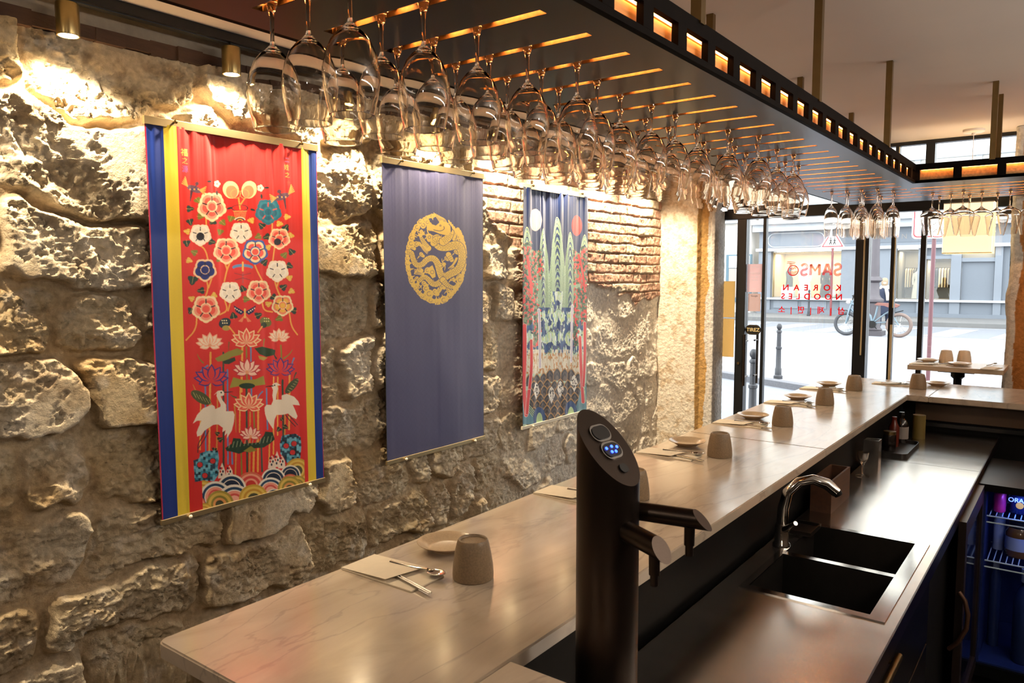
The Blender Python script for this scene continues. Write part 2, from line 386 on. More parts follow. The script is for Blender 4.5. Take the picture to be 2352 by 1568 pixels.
def build_pier_right():
    pl = [(-.38, 5.97), (-.385, 5.80), (-.37, 5.77), (-.33, 5.77), (.9, 5.77)]
    P = np.array(pl); seg = np.hypot(*np.diff(P, axis=0).T); s = np.concatenate([[0], np.cumsum(seg)])
    ss = np.concatenate([np.arange(0, .5, .006), np.arange(.5, s[-1], .03)]); zs = np.arange(0, 2.66, .008)
    X = np.interp(ss, s, P[:, 0]); Y = np.interp(ss, s, P[:, 1])
    nx = np.gradient(Y, ss); ny = -np.gradient(X, ss); nl = np.hypot(nx, ny)+1e-6; nx /= nl; ny /= nl
    S, Z = np.meshgrid(ss, zs); h, p, rn = ashlar(S, Z, 500)
    bulge = (fbm(S*0+4, Z, 3.2, 3, 520)-.5)*.05
    edge = .235+(fbm(S*0+2, Z, 5, 4, 531)-.5)*.06
    och = np.array(lin('#b27c48')); wht = np.array(lin('#d3cdc4'))
    c = och*(.7+.6*fbm(S, Z, 9, 5, 541)[..., None])
    c = np.where((S < edge)[..., None], wht*(.85+.2*fbm(S, Z, 15, 3, 542)[..., None]), c)
    h = h+np.where(S > edge, .0, .008)
    V = np.stack([X+nx*h+bulge*(S < .3), Y+ny*h, Z], -1)
    o = grid_obj('wall_front', V, len(ss), len(zs), c, M_stone); tag(o, kind='structure')
build_left_wall(); build_pier_left(); build_pier_right()

def struct(name, m, *box):
    return tag(B(name, m, *box), kind='structure')
struct('floor', M_floor, -3.3, 2.2, -3.2, 6.0, -.12, 0)
struct('ceiling', M_ceil, -3.3, 2.2, -3.2, 6.12, 2.66, 2.9)
struct('wall_back', M_wallp, -3.3, 2.2, -3.2, -3.0, 0, 2.66)
struct('wall_right', M_wallp, 2.0, 2.2, -3.0, 6.0, 0, 2.66)
struct('wall_left', M_plaster, -3.3, -2.86, -3.0, 6.12, 0, 2.66)
struct('wall_left', M_plaster, -2.859, -2.83, -3.0, -.34, 0, 2.66)
struct('wall_front', M_plaster, -2.86, -2.44, 5.86, 6.1, 0, 2.66)
struct('wall_front', M_plaster, -.32, 2.2, 5.86, 6.12, 0, 2.66)
mb = MB()       # rough brown beam above the stones and the plaster band up to the ceiling
for k in range(60):
    y0 = -.3+k*.1; mb.box(-2.859, -2.79+.008*math.sin(k*1.7), y0, y0+.101, 2.545+.004*math.sin(k*2.3), 2.592+.004*math.sin(k*1.1))
tag(mb.build('trim_1', M_beam), kind='structure')
struct('trim_2', M_plaster, -2.859, -2.80, -.3, 5.75, 2.59, 2.66)

# black spotlight track on the ceiling
tr = empty('lighting_track', (-2.695, 2.6, 2.66), label='long black lighting track on the ceiling beside the stone wall', cat='track')
B('rail', M_black, -.030, .030, -2.9, 3.1, -.035, 0, tr)
B('slot', M_blackp, -.010, .010, -2.88, 3.08, -.038, -.030, tr)
names = ['mostly beyond the frame above the red banner\'s left', 'over the left part of the red banner', 'over the right end of the red banner', 'over the gap before the dark blue banner',
         'above the dark blue dragon banner', 'above the gap before the mountain banner', 'above the mountain landscape banner', 'over the brick patch past the banners', 'over the pale stone corner by the window']
spot0 = None
M_bulb = mat('spot_lens', '#fff2d8', .3, emis='#ffe2ae', estr=45)
def make_spot():
    s = empty('spotlight', (0, 0, 0))
    m = MB(); prof = [(.0, .103), (.033, .103), (.035, .100), (.035, .003), (.034, 0), (.030, 0), (.030, .012)]
    m.lathe(prof, 28); m.build('housing', M_gold, s)
    MB().lathe([(.0, .010), (.030, .010)], 28).build('lens', M_bulb, s)
    MB().cyl((0, 0, .10), (0, 0, .125), .006).build('stem', M_black, s)
    B('track_adapter', M_black, -.012, .012, -.04, .04, .120, .136, s)
    return s
for i, sy in enumerate(SPOT_Y):
    if spot0 is None: spot0 = make_spot(); s = spot0
    else: s = copy_tree(spot0)
    s.location = (-2.68, sy, 2.505)
    tag(s, 'short gold cylinder spotlight on the track, '+['just outside the left edge of the view', 'the one nearest the camera', 'left of the first hanging glasses', 'behind the front glasses above the red banner', 'behind the glasses above the dragon banner', 'behind the glasses right of the dragon banner', 'behind the glasses left of the mountain banner', 'behind the glasses above the brick patch', 'lighting the pale stones beside the door'][i], 'spotlight', 'gold spotlights on the ceiling track')

# ------------------------------------------------------------------ shop front: window_1 and door_1
YF = 6.0
wi = empty('window_1', (0, YF, 0), kind='structure')
def wb(name, x0, x1, z0, z1, d=.06, m=None, y=0.0, par=None):
    return B(name, m or M_frame, x0, x1, y-d/2, y+d/2, z0, z1, par or wi, .002)
wb('transom', -2.50, -.32, 2.179, 2.262, .09)
wb('transom_ledge', -.93, -.32, 2.262, 2.285, .06)
wb('head', -2.50, -.32, 2.635, 2.66, .06)
wb('bottom_rail', -2.16, -.32, 0, .12, .07)
for (x0, x1, z0, z1, d) in ((-1.346, -1.256, 0.12, 2.18, .10), (-1.116, -1.085, .12, 2.18, .05), (-.928, -.894, .12, 2.18, .05), (-.40, -.36, .12, 2.18, .06),
                            (-1.347, -1.25, 2.26, 2.636, .09), (-1.110, -1.082, 2.26, 2.636, .05), (-.918, -.862, 2.26, 2.636, .08), (-.40, -.36, 2.26, 2.636, .06)):
    wb('mullion', x0, x1, z0, z1, d)
pale = mat('pale_seal', '#c9b78f', .5)
for (x0, x1, z0, z1) in ((-1.290, -1.280, 1.15, 2.17), (-1.090, -1.082, 1.5, 2.17), (-1.100, -1.084, .98, 1.38), (-1.087, -1.081, 2.27, 2.63), (-1.262, -1.254, 2.27, 2.63)):
    wb('sealing_strip', x0, x1, z0, z1, .012, pale, -.055 if x0 < -1.25 else -.035)
for (x0, x1, z0, z1) in ((-1.256, -1.116, .12, 2.179), (-1.085, -.928, .12, 2.179), (-.894, -.40, .12, 2.179), (-2.40, -1.347, 2.262, 2.636), (-1.25, -1.11, 2.262, 2.636), (-1.082, -.918, 2.262, 2.636), (-.862, -.40, 2.262, 2.636), (-2.009, -1.346, .12, 2.179), (-2.45, -2.232, 0.0, 2.179)):
    wb('glass_pane', x0, x1, z0, z1, .006, M_pane)
do = empty('door_1', (-2.2, YF, 0), kind='structure')
def db(name, x0, x1, z0, z1, d=.06, m=None, y=0.0): return B(name, m or M_frame, x0+2.2, x1+2.2, y-d/2, y+d/2, z0, z1, do, .002)
db('lock_stile', -2.235, -2.160, 0, 2.18, .08); db('hinge_stile', -2.034, -2.009, 0, 2.18, .05)
db('bottom_rail', -2.16, -2.034, 0, .14, .05); db('glass_pane', -2.160, -2.034, .14, 2.179, .006, M_pane)
hd = MB()
for z in (.93, 1.215): hd.cyl((.07, -.04, z), (.07, -.115, z), .007)
hd.cyl((.07, -.115, .86), (.07, -.115, 1.27), .0105); hd.build('door_handle', mat('dark_bronze_handle', '#3b3029', .35, .8), do)
hd = MB()
for z in (.93, 1.215): hd.cyl((.10, .03, z), (.10, .10, z), .007)
hd.cyl((.10, .10, .86), (.10, .10, 1.29), .0105); hd.build('outer_handle', mat('dark_bronze_handle'), do)
MB().cyl((.0, -.04, 1.03), (.0, -.052, 1.03), .011).build('lock_cylinder', M_brass, do)
B('lock_plate', M_black, .025, .055, -.046, -.04, .88, 1.26, do)

# ------------------------------------------------------------------ things stuck on the glass
def paper_mat(name, col, e=0.0):
    m = bpy.data.materials.new(name); m.use_nodes = True; nt = m.node_tree; nt.nodes.clear()
    d = nt.nodes.new('ShaderNodeBsdfDiffuse'); t = nt.nodes.new('ShaderNodeBsdfTranslucent'); x = nt.nodes.new('ShaderNodeMixShader'); x.inputs[0].default_value = .75
    nz = nt.nodes.new('ShaderNodeTexNoise'); nz.inputs['Scale'].default_value = 30
    rg = nt.nodes.new('ShaderNodeMix'); rg.data_type = 'RGBA'; c = lin(col); rg.inputs['A'].default_value = (*c, 1); rg.inputs['B'].default_value = (*[v*.93 for v in c], 1)
    nt.links.new(nz.outputs['Fac'], rg.inputs['Factor'])
    for s in (d, t): nt.links.new(rg.outputs['Result'], s.inputs[0])
    o = nt.nodes.new('ShaderNodeOutputMaterial'); nt.links.new(d.outputs[0], x.inputs[1]); nt.links.new(t.outputs[0], x.inputs[2]); nt.links.new(x.outputs[0], o.inputs[0]); return m
M_red = paper_mat('red_vinyl', '#ff2a30')
def text_mesh(txt, size, mirror=False, ext=.0006, bold=0.0, align='CENTER', space=1.0):
    cu = bpy.data.curves.new('lettering', 'FONT'); cu.body = txt; cu.size = size; cu.align_x = align; cu.align_y = 'CENTER'; cu.offset = bold
    cu.space_character = space; cu.extrude = ext; cu.resolution_u = 4
    ob = bpy.data.objects.new('lettering_source', cu); COL.objects.link(ob)
    dg = bpy.context.evaluated_depsgraph_get(); me = bpy.data.meshes.new_from_object(ob.evaluated_get(dg))
    bpy.data.objects.remove(ob)
    me.transform(Matrix.Rotation(PI/2, 4, 'X'))            # stands up, readable from -Y
    if mirror: me.transform(Matrix.Scale(-1, 4, (1, 0, 0)))
    return me
def text_obj(name, txt, size, m, loc, parent=None, mirror=False, **k):
    me = text_mesh(txt, size, mirror, **k); me.name = name; me.materials.clear(); me.materials.append(m)
    for p in me.polygons: p.material_index = 0
    o = bpy.data.objects.new(name, me); COL.objects.link(o); o.location = loc
    if parent: o.parent = parent
    return o
YG = YF-.008
lg = empty('window_lettering', (-1.66, YG, 1.66), label='red restaurant name and Korean lettering stuck on the big pane, mirrored', cat='lettering')
def ribbon(mbx, pts, wd, y=0.0, th=.001):
    """flat ribbon in the XZ plane"""
    P = [Vector((p[0], p[1])) for p in pts]; n = len(P); v = []; f = []
    closed = (P[0]-P[-1]).length < 1e-5
    for i, p in enumerate(P):
        a = P[i-1] if i > 0 else (P[-2] if closed else p); b = P[i+1] if i < n-1 else (P[1] if closed else p)
        t = (b-a).normalized(); nn = Vector((-t.y, t.x))*wd/2
        v += [(p.x+nn.x, y, p.y+nn.y), (p.x-nn.x, y, p.y-nn.y), (p.x+nn.x, y+th, p.y+nn.y), (p.x-nn.x, y+th, p.y-nn.y)]
    for i in range(n-1):
        a = 4*i; b = a+4
        f += [(a, a+1, b+1, b), (a+2, b+2, b+3, a+3), (a, b, b+2, a+2), (a+1, a+3, b+3, b+1)]
    mbx.add(v, f)
def off(pts, d):
    P = [Vector((p[0], p[1])) for p in pts]; o = []
    for i, p in enumerate(P):
        t = (P[min(i+1, len(P)-1)]-P[max(i-1, 0)]).normalized(); o.append((p.x-t.y*d, p.y+t.x*d))
    return o
def arc(cx, cz, r, a0, a1, n=14, rz=None): return [(cx+r*math.cos(math.radians(a0+(a1-a0)*k/n)), cz+(rz or r)*math.sin(math.radians(a0+(a1-a0)*k/n))) for k in range(n+1)]
def S_pts(cx, h): r = h/4; return arc(cx, r, r, 20, 50, 2)[:0]+[(cx+r*1.1, 3.35*r)]+arc(cx, 3*r, r, 60, 270, 14)+arc(cx, r, r, 90, -130, 14)+[(cx-r*1.1, .65*r)]
LH = .082
def logo_letters():
    m = MB(); g = .0062; wd = .0042
    def multi(pts):
        for d in (-g, 0, g): ribbon(m, off([(-x, z) for x, z in pts], d), wd)
    x = -.205            # letters laid out as read from the street, then mirrored in x
    multi(S_pts(x+.02, LH))
    multi([(x+.066, 0), (x+.090, LH), (x+.098, LH), (x+.122, 0)]); multi([(x+.08, .026), (x+.108, .026)])
    multi([(x+.150, 0), (x+.150, LH)]); multi([(x+.150, LH), (x+.182, .034), (x+.214, LH)]); multi([(x+.214, LH), (x+.214, 0)])
    multi(S_pts(x+.262, LH))
    cx, cz = x+.345, .036
    ribbon(m, [(-a, b) for a, b in arc(cx, cz, .0385, 0, 360, 40)], .006)
    for r in (.010, .0175, .025, .0325):
        ribbon(m, [(-a, b) for a, b in arc(cx-.004, cz-.002, r, 180, 350, 18)], .0038)
    for r in (.012, .0195, .027):
        ribbon(m, [(-a, b) for a, b in arc(cx+.026, cz+.004, r, 95, 175, 10)], .0034)
        ribbon(m, [(-a, b) for a, b in arc(cx-.028, cz+.006, r, 15, 85, 10)], .0034)
    ribbon(m, [(-(cx-.012), .087), (-(cx+.048), .093)], .004); ribbon(m, [(-(cx-.014), .098), (-(cx+.046), .104)], .004)
    for dx in (.010, .017, .024): ribbon(m, [(-(cx+dx), .070), (-(cx+dx), .092)], .0035)
    return m
o = logo_letters().build('logo_word', M_red, lg); o.location = (.0, 0, .075)
text_obj('lettering', 'K  O  R  E  A  N', .062, M_red, (0, 0, -.022), lg, mirror=True, bold=.0012, space=1.02)
text_obj('lettering', 'N O O D L E S', .062, M_red, (0, 0, -.09), lg, mirror=True, bold=.0012, space=1.16)
text_obj('lettering', '삼 | 제 | 면 | 소', .060, M_red, (0, 0, -.195), lg, mirror=True, bold=.0008, space=1.35)

M_wht = mat('white_print', '#f4ece8', .6); M_wtr = paper_mat('white_vinyl', '#ffffff')
ps = empty('poster', (-2.097, YG, 1.72), label='pink poster with mirrored white text, upper of the two on the narrow door pane', cat='poster')
B('sheet', paper_mat('pink_paper', '#fce2de'), -.060, .060, -.001, 0, -.118, .104, ps)
for t, s, z in (('samso', .020, .080), ('OUVERTS', .021, .030), ('midi - soir', .013, .002), ('sur place', .012, -.022), ('7 / 7', .012, -.092)):
    text_obj('lettering', t, s, M_wtr, (0, -.0015, z), ps, mirror=True, ext=.0002, bold=.0002)
ps = empty('poster', (-2.096, YG, 1.52), label='small grey pink review notice under the pink poster on the door pane', cat='poster')
B('sheet', paper_mat('mauve_paper', '#ead3cb'), -.050, .050, -.001, 0, -.070, .070, ps)
text_obj('lettering', 'Google', .018, mat('brown_print', '#5c4640', .7), (0, -.0015, .052), ps, ext=.0002)
ps = empty('push_pull_sign', (-2.098, YG-.002, 1.302), label='black oval door sign reading TIREZ in gold letters', cat='sign')
def stadium(w2, h2, n=12):
    r = h2; p = [(w2-r+r*math.cos(a), r*math.sin(a)) for a in [(-PI/2+PI*k/n) for k in range(n+1)]]
    return p+[(-(w2-r)-r*math.cos(a), -r*math.sin(a)) for a in [(-PI/2+PI*k/n) for k in range(n+1)]]
MB().prism(stadium(.062, .040), -.004, 0, 'y').build('plate', M_blackp, ps)
mm = MB(); ribbon(mm, stadium(.055, .033)+[stadium(.055, .033)[0]], .0018, -.0055, .001); mm.build('gold_line', M_gold, ps)
text_obj('lettering', 'TIREZ', .040, mat('gold_print', '#e2cf9a', .5), (0, -.0062, -.001), ps, ext=.0004, bold=.0008)
for k, (z0, z1) in enumerate(((1.395, 1.688), (1.072, 1.385))):
    o = B('window_poster', paper_mat('amber_paper%d' % k, '#ffdfa6'), -2.47, -2.255, YG-.002, YG, z0, z1)
    tag(o, 'plain amber panel on the glass beside the door, '+('the upper one', 'the lower one')[k], 'panel', 'amber panels on the side glass')

# ------------------------------------------------------------------ counter, worktop, under-counter
mc = empty('marble_countertop', (-.98, 2.8, 1.10), label='long pale veined marble bar top running towards the window', cat='countertop')
def slab(name, poly, par, base):
    bm = bmesh.new(); vs = [bm.verts.new((x-base[0], y-base[1], -.03)) for x, y in poly]; f = bm.faces.new(vs)
    r = bmesh.ops.extrude_face_region(bm, geom=[f]); 
    for q in [g for g in r['geom'] if isinstance(g, bmesh.types.BMVert)]: q.co.z = 0
    bmesh.ops.bevel(bm, geom=[e for e in bm.edges if abs(e.verts[0].co.z-e.verts[1].co.z) < 1e-6], offset=.003, segments=2, affect='EDGES')
    bmesh.ops.recalc_face_normals(bm, faces=bm.faces)
    me = bpy.data.meshes.new(name); bm.to_mesh(me); bm.free(); me.materials.append(M_marble)
    o = bpy.data.objects.new(name, me); COL.objects.link(o); o.parent = par; return o
def corner(cx, cy, r, a0, a1, n=6): return [(cx+r*math.cos(math.radians(a0+(a1-a0)*k/n)), cy+r*math.sin(math.radians(a0+(a1-a0)*k/n))) for k in range(n+1)]
bs = (-.98, 2.8)
slab('marble_slab', corner(-1.228, .652, .017, 180, 270)+[(-.7185, .635), (-.7185, 2.8415), (-1.245, 2.8415)], mc, bs)
slab('marble_slab', [(-1.245, 2.8435), (-.7185, 2.8435), (-.7185, 4.42), (-.62, 4.42), (-.62, 5.02)]+corner(-1.195, 4.97, .05, 90, 180)+[(-1.245, 4.9)], mc, bs)
mr_ = empty('marble_countertop', (-.1, 4.72, 1.10), label='marble counter arm running across in front of the window', cat='countertop')
slab('marble_slab', [(-.619, 4.42), (1.9, 4.42), (1.9, 5.02), (-.619, 5.02)], mr_, (-.1, 4.72))
mr_ = empty('marble_countertop', (-.5, .78, 1.10), label='short marble slab joined to the bar top in the bottom foreground', cat='countertop')
slab('marble_slab', [(-.7165, .635), (-.34, .635), (-.34, .945), (-.7165, .945)], mr_, (-.5, .78))
bf = empty('bar_counter', (-.98, 2.8, 0), label='dark panelled body carrying the marble bar top', cat='bar')
B('panel', M_dark, -.16, .20, -2.13, 2.15, 0, 1.07, bf)
B('upstand', mat('dark_upstand', '#070605', .6, .0, noise=.15, spec=.15), .20, .215, -1.8, 1.73, .90, 1.07, bf)
bf = empty('bar_counter', (.6, 4.75, 0), label='brown panelled body under the marble arm by the window', cat='bar')
B('panel', M_dark, -1.365, 1.3, -.17, .17, 0, 1.07, bf)
B('brown_panel', mat('brown_laminate', '#5a4431', .4, noise=.15, nscale=5), -1.30, 1.3, -.185, -.17, .955, 1.07, bf)
B('black_rail', M_blackp, -1.30, 1.3, -.205, -.17, .925, .945, bf)

wt = empty('worktop', (-.53, 2.4, .90), label='brushed steel worktop behind the bar with a sink cut into it', cat='worktop')
m = MB()
X0, X1 = -.745+.53, -.315+.53
def wbx(x0, x1, y0, y1): m.box(x0, x1, y0-2.4, y1-2.4, -.035, 0)
wbx(X0, X1, .96, 1.925); wbx(X0, X1, 2.577, 3.70); wbx(X0, -.690+.53, 1.925, 2.577); wbx(-.345+.53, X1, 1.925, 2.577)
m.build('steel_sheet', M_steel, wt)
m = MB(); wbx(X0, X1, 3.704, 4.56); m.build('steel_sheet', M_steel, wt)
m = MB(); m.box(X1, X1+.004, .96-2.4, 4.56-2.4, -.045, .0005); m.build('front_edge', mat('dark_edge', '#2c2226', .3, .8), wt)
sk = empty('sink', (-.5175, 2.251, .90), label='inset steel double sink with two deep dark bowls', cat='sink')
m = MB()
sx0, sx1, sy0, sy1 = -.1775, .1775, -.331, .331      # rim outer
bowls = [(-.158, .140, -.305, -.018), (-.158, .140, .006, .308)]
t = .003
m.box(sx0, -.158, sy0, sy1, 0, t); m.box(.140, sx1, sy0, sy1, 0, t); m.box(-.158, .140, sy0, -.305, 0, t); m.box(-.158, .140, -.018, .006, 0, t); m.box(-.158, .140, .308, sy1, 0, t)
m.build('rim', M_steelb, sk)
M_bowl = mat('dark_bowl_steel', '#3c3835', .45, .85, noise=.15)
for (a, b, c, d) in bowls:
    q = MB(); q.box(a-.002, a, c, d, -.19, 0); q.box(b, b+.002, c, d, -.19, 0); q.box(a, b, c-.002, c, -.19, 0); q.box(a, b, d, d+.002, -.19, 0); q.box(a-.002, b+.002, c-.002, d+.002, -.192, -.19)
    bo = q.build('bowl', M_bowl, sk)
    MB().lathe([(0, .001), (.02, .001), (.028, .004), (.034, .002)], 20, ((a+b)/2, (c+d)/2, -.19)).build('drain', M_steelb, bo)
# cabinets below the worktop
cb = empty('base_cabinet', (-.53, 1.6, 0), label='black base cabinet with a long bar handle under the near worktop', cat='cabinet')
B('body', M_dark, -.20, .185, -.62, .95, 0.02, .70, cb)
B('door', M_black, .186, .2, -.60, -.02, .08, .855, cb, .002)
d2 = B('drawer', M_black, .186, .2, .0, .93, .62, .855, cb, .002); B('door', M_black, .186, .2, .0, .93, .08, .61, cb, .002)
m = MB(); m.cyl((.222, .05, .825), (.222, .33, .825), .009); m.cyl((.2, .09, .825), (.222, .09, .825), .005); m.cyl((.2, .29, .825), (.222, .29, .825), .005); m.build('handle', M_brass, d2)
cb = empty('base_cabinet', (-.53, 3.5, 0), label='black base cabinet under the far worktop beside the fridge', cat='cabinet')
B('body', M_dark, -.20, .185, -.93, 1.05, 0.02, .862, cb)
# tall glass drinks fridge standing open
fr = empty('drinks_fridge', (.05, 3.62, 0), label='black drinks fridge standing open with blue lit shelves of bottles', cat='fridge')
M_fin = mat('fridge_lining', '#1c2c62', .35, noise=.1)
m = MB(); m.box(-.36, -.34, 0, .55, .05, .87); m.box(.36, .39, 0, .55, .05, .87); m.box(-.34, .36, 0, .55, .84, .87); m.box(-.34, .36, 0, .55, .05, .10); m.box(-.34, .36, .52, .55, .10, .84)
m.build('cabinet', M_black, fr)
m = MB(); m.box(-.339, -.332, .02, .52, .10, .84); m.box(.352, .359, .02, .52, .10, .84); m.box(-.332, .352, .51, .52, .10, .84); m.box(-.332, .352, .02, .51, .10, .107); m.build('lining', M_fin, fr)
M_wire = mat('white_wire', '#b9cfdd', .35)
for z in (.735, .545):
    q = MB()
    for k in range(31): q.cyl((-.318+k*.0215, .03, z), (-.318+k*.0215, .50, z), .0022, n=6)
    for zz, yy in ((z-.004, .03), (z-.03, .028), (z-.004, .30), (z-.004, .5)): q.cyl((-.328, yy, zz), (.35, yy, zz), .0032, n=6)
    q.build('wire_shelf', M_wire, fr)
    
dr = MB(); D0 = (-.345, -.62); 
q = MB(); q.box(-.362, -.338, -.60, -.545, .09, .865); q.box(-.362, -.338, -.05, -.002, .09, .865); q.box(-.362, -.338, -.545, -.05, .80, .865); q.box(-.362, -.338, -.545, -.05, .09, .15)
dd = q.build('door', mat('brown_black_frame', '#2b211c', .4, .3), fr)
B('door_glass', mat('dark_glass', '#0a1030', .06, .0, spec=.8), -.353, -.347, -.545, -.05, .15, .80, dd)
MB().tube([(-.350, -.62, .62), (-.330, -.625, .595), (-.318, -.63, .55), (-.320, -.635, .50), (-.345, -.63, .44), (-.372, -.62, .405)], .008, 10).build('door_handle', mat('dull_bronze_handle', '#5a4030', .4, .6), dd)
L1 = lamp('fridge_light', 'AREA', (.05, 3.66, .80), .55, (.12, .25, 1.0), (math.radians(35), 0, 0), .5, .05)
L1.data.size = .5; L1.data.size_y = .03

# ------------------------------------------------------------------ hanging glass rack
rk = empty('glass_rack', (-1.0, 2.8, 2.21), label='long dark slotted wine glass rack hanging over the bar, glowing orange inside', cat='rack')
def rx(x): return x+1.0
def ry(y): return y-2.8
SL = [.85+.16*k for k in range(28)]
ZP0, ZP1 = -.010, 0.0
SX0, SX1, SW = -1.212, -.808, .0122
plate = MB()
def pb(x0, x1, y0, y1): plate.box(rx(x0), rx(x1), ry(y0), ry(y1), ZP0, ZP1)
pb(-1.295, SX0, .20, 5.44); pb(SX1, -.735, .20, 4.40); pb(SX1, -.785, 4.40, 5.44)
ys_ = [.20]+[v for s in SL if s < 5.3 for v in (s-SW, s+SW)]+[5.44]
for a, b in zip(ys_[0::2], ys_[1::2]):
    pb(SX0, SX1, a, b)
# arm across the window: slots run on under it
arm = [4.66, 4.81, 4.96, 5.09, 5.22, 5.35]
ya = [4.40]+[v for s in arm for v in (s-SW, s+SW)]+[5.44]
for a, b in zip(ya[0::2], ya[1::2]): pb(-.785, .62, a, b)
pb(.62, .70, 4.40, 5.44)
ln = MB()
for s in SL:
    if s < 5.3:
        for q_ in (-SW-.0002, SW-.0010): ln.box(rx(SX0), rx(SX1), ry(s+q_), ry(s+q_+.0012), ZP0+.0006, ZP1+.0004)
for s in arm:
    for q_ in (-SW-.0002, SW-.0010): ln.box(rx(-.785), rx(.62), ry(s+q_), ry(s+q_+.0012), ZP0+.0006, ZP1+.0004)
ln.build('slot_lining', M_pine, rk)
plate.build('slotted_plate', M_rackp, rk)
fm = MB()
def fb(x0, x1, y0, y1, z0, z1): fm.box(rx(x0), rx(x1), ry(y0), ry(y1), z0, z1)
fb(-.735, -.720, .20, 4.40, .052, .085); fb(-.735, -.720, .20, 4.40, -.010, .004)
for k in range(27):
    y = .93+.16*k-.16*1
    if y < 4.36: fb(-.7355, -.7195, y-.022, y+.022, .004, .052)
fb(-.735, .70, 4.400, 4.415, .055, .085); fb(-.735, .70, 4.400, 4.415, -.010, .004)
for k in range(9):
    x = -.72+.186*k; fb(x-.018, x+.018, 4.3995, 4.4155, .004, .055)
fb(-1.31, -1.295, .20, 5.44, -.010, .085); fb(-1.31, .70, 5.44, 5.455, -.010, .085); fb(-1.31, -.72, .185, .20, -.010, .085); fb(.70, .715, 4.40, 5.455, -.010, .085)
fm.build('frame', M_rackr, rk)
tb = MB(); 
for k in range(33):
    y0 = .20+.16*k; y1 = min(y0+.157, 5.44); tb.box(rx(-1.295), rx(-.735), ry(y0), ry(y1), .060, .070)
for k in range(9): tb.box(rx(-.735+.16*k), rx(-.735+.16*k+.157), ry(4.415), ry(5.44), .060, .070)
tb.build('top_boards', M_pine, rk)
bt = MB(); bt.box(rx(-.765), rx(-.752), ry(.20), ry(4.44), .0, .054); bt.box(rx(-.752), rx(.69), ry(4.440), ry(4.455), .0, .054); bt.box(rx(-.752), rx(-.748), ry(.20), ry(4.44), .012, .022); bt.box(rx(-.752), rx(.69), ry(4.436), ry(4.440), .012, .022); bt.box(rx(-1.275), rx(-1.260), ry(.20), ry(5.4), .006, .046)
bt.build('batten', M_pine, rk)
M_led = mat('warm_led_tape', '#ffb066', .5, emis=(1.0, .46, .13), estr=62)
lt = MB(); ZL = (.0545, .058)
for s in SL:
    if s < 5.3: lt.box(rx(SX0+.01), rx(SX1-.01), ry(s-.075), ry(s-.069), *ZL)
for s in arm: lt.box(rx(-.775), rx(.60), ry(s-.060), ry(s-.054), *ZL)
lt.build('led_tape', M_led, rk)
lt = MB(); lt.box(rx(-.749), rx(-.744), ry(.22), ry(4.38), .056, .0595); lt.box(rx(-.70), rx(.68), ry(4.430), ry(4.435), .056, .0595)
lt.build('led_tape', mat('dim_led_tape', '#ffb066', .5, emis=(1.0, .42, .10), estr=9), rk)
# ceiling rods
rod0 = None
rods = [(-.7275, 1.667, 'dark and thick, the nearest one'), (-.7275, 2.62, 'the long one right of the middle'), (-.7275, 3.72, 'the last one before the corner of the rack'),
        (-1.12, 2.68, 'just behind the thick dark one'), (-1.12, 3.76, 'left of the long one, short in view'), (-1.12, 4.74, 'the smallest, before the far end'),
        (-.389, 4.408, 'over the window arm, left of the close pair'), (-.394, 4.735, 'over the window arm, right of the close pair')]
for (x, y, t) in rods:
    if rod0 is None:
        r_ = empty('hanging_rod'); m = MB(); m.box(-.0125, .0125, -.0125, .0125, 0, .372); m.build('rod', M_brass, r_); rod0 = r_
    else: r_ = copy_tree(rod0)
    r_.location = (x, y, 2.2885 if True else 0); tag(r_, 'square brass ceiling rod of the rack, '+t, 'rod', 'brass rods holding the rack')
    r_.children[0].scale = (1, 1, (2.66-2.2885)/.372)

# ------------------------------------------------------------------ wine glasses
def glass_parts(kind):
    if kind == 'wine':      # origin at the foot, hanging down
        outer = [(.0037, -.074), (.0052, -.080), (.011, -.0865), (.022, -.096), (.033, -.110), (.0415, -.130), (.0462, -.152), (.0468, -.168), (.0445, -.188), (.0405, -.208), (.0368, -.2250), (.0364, -.2275)]
        inner = [(.0350, -.2277), (.0352, -.2250), (.0396, -.2078), (.0436, -.188), (.0458, -.168), (.0452, -.152), (.0404, -.131), (.0318, -.112), (.021, -.099), (.0105, -.0915), (.0, -.0895)]
    elif kind == 'tulip':
        outer = [(.0035, -.082), (.005, -.088), (.010, -.095), (.020, -.105), (.029, -.120), (.0345, -.142), (.0368, -.170), (.0366, -.200), (.0345, -.235), (.0325, -.262)]
        inner = [(.0317, -.2622), (.0337, -.235), (.0358, -.2), (.036, -.17), (.0336, -.143), (.028, -.122), (.0193, -.108), (.0095, -.1), (0, -.098)]
    else:                    # wide angular bowl of the arm over the window
        outer = [(.0038, -.088), (.0055, -.094), (.014, -.102), (.032, -.112), (.050, -.124), (.0575, -.134), (.0595, -.144), (.0575, -.160), (.0515, -.190), (.0445, -.225), (.0385, -.252)]
        inner = [(.0376, -.2522), (.0436, -.225), (.0506, -.19), (.0566, -.16), (.0585, -.144), (.0563, -.1355), (.0492, -.1262), (.0315, -.1150), (.0135, -.1055), (0, -.1035)]
    top = outer[0]
    foot = [(0, .0045), (.030, .0038), (.0345, .0026), (.0350, .0015), (.0345, .0004), (.020, .0003), (.0118, .0), (.0102, -.0030), (.0097, -.0100), (.0088, -.0150)]
    stem = [(.0088, -.0150), (.0066, -.0195), (.0050, -.0265), (.0040, -.037), (.0036, -.050), (.0036, -.062), (top[0], top[1])]
    return outer+inner, stem, foot
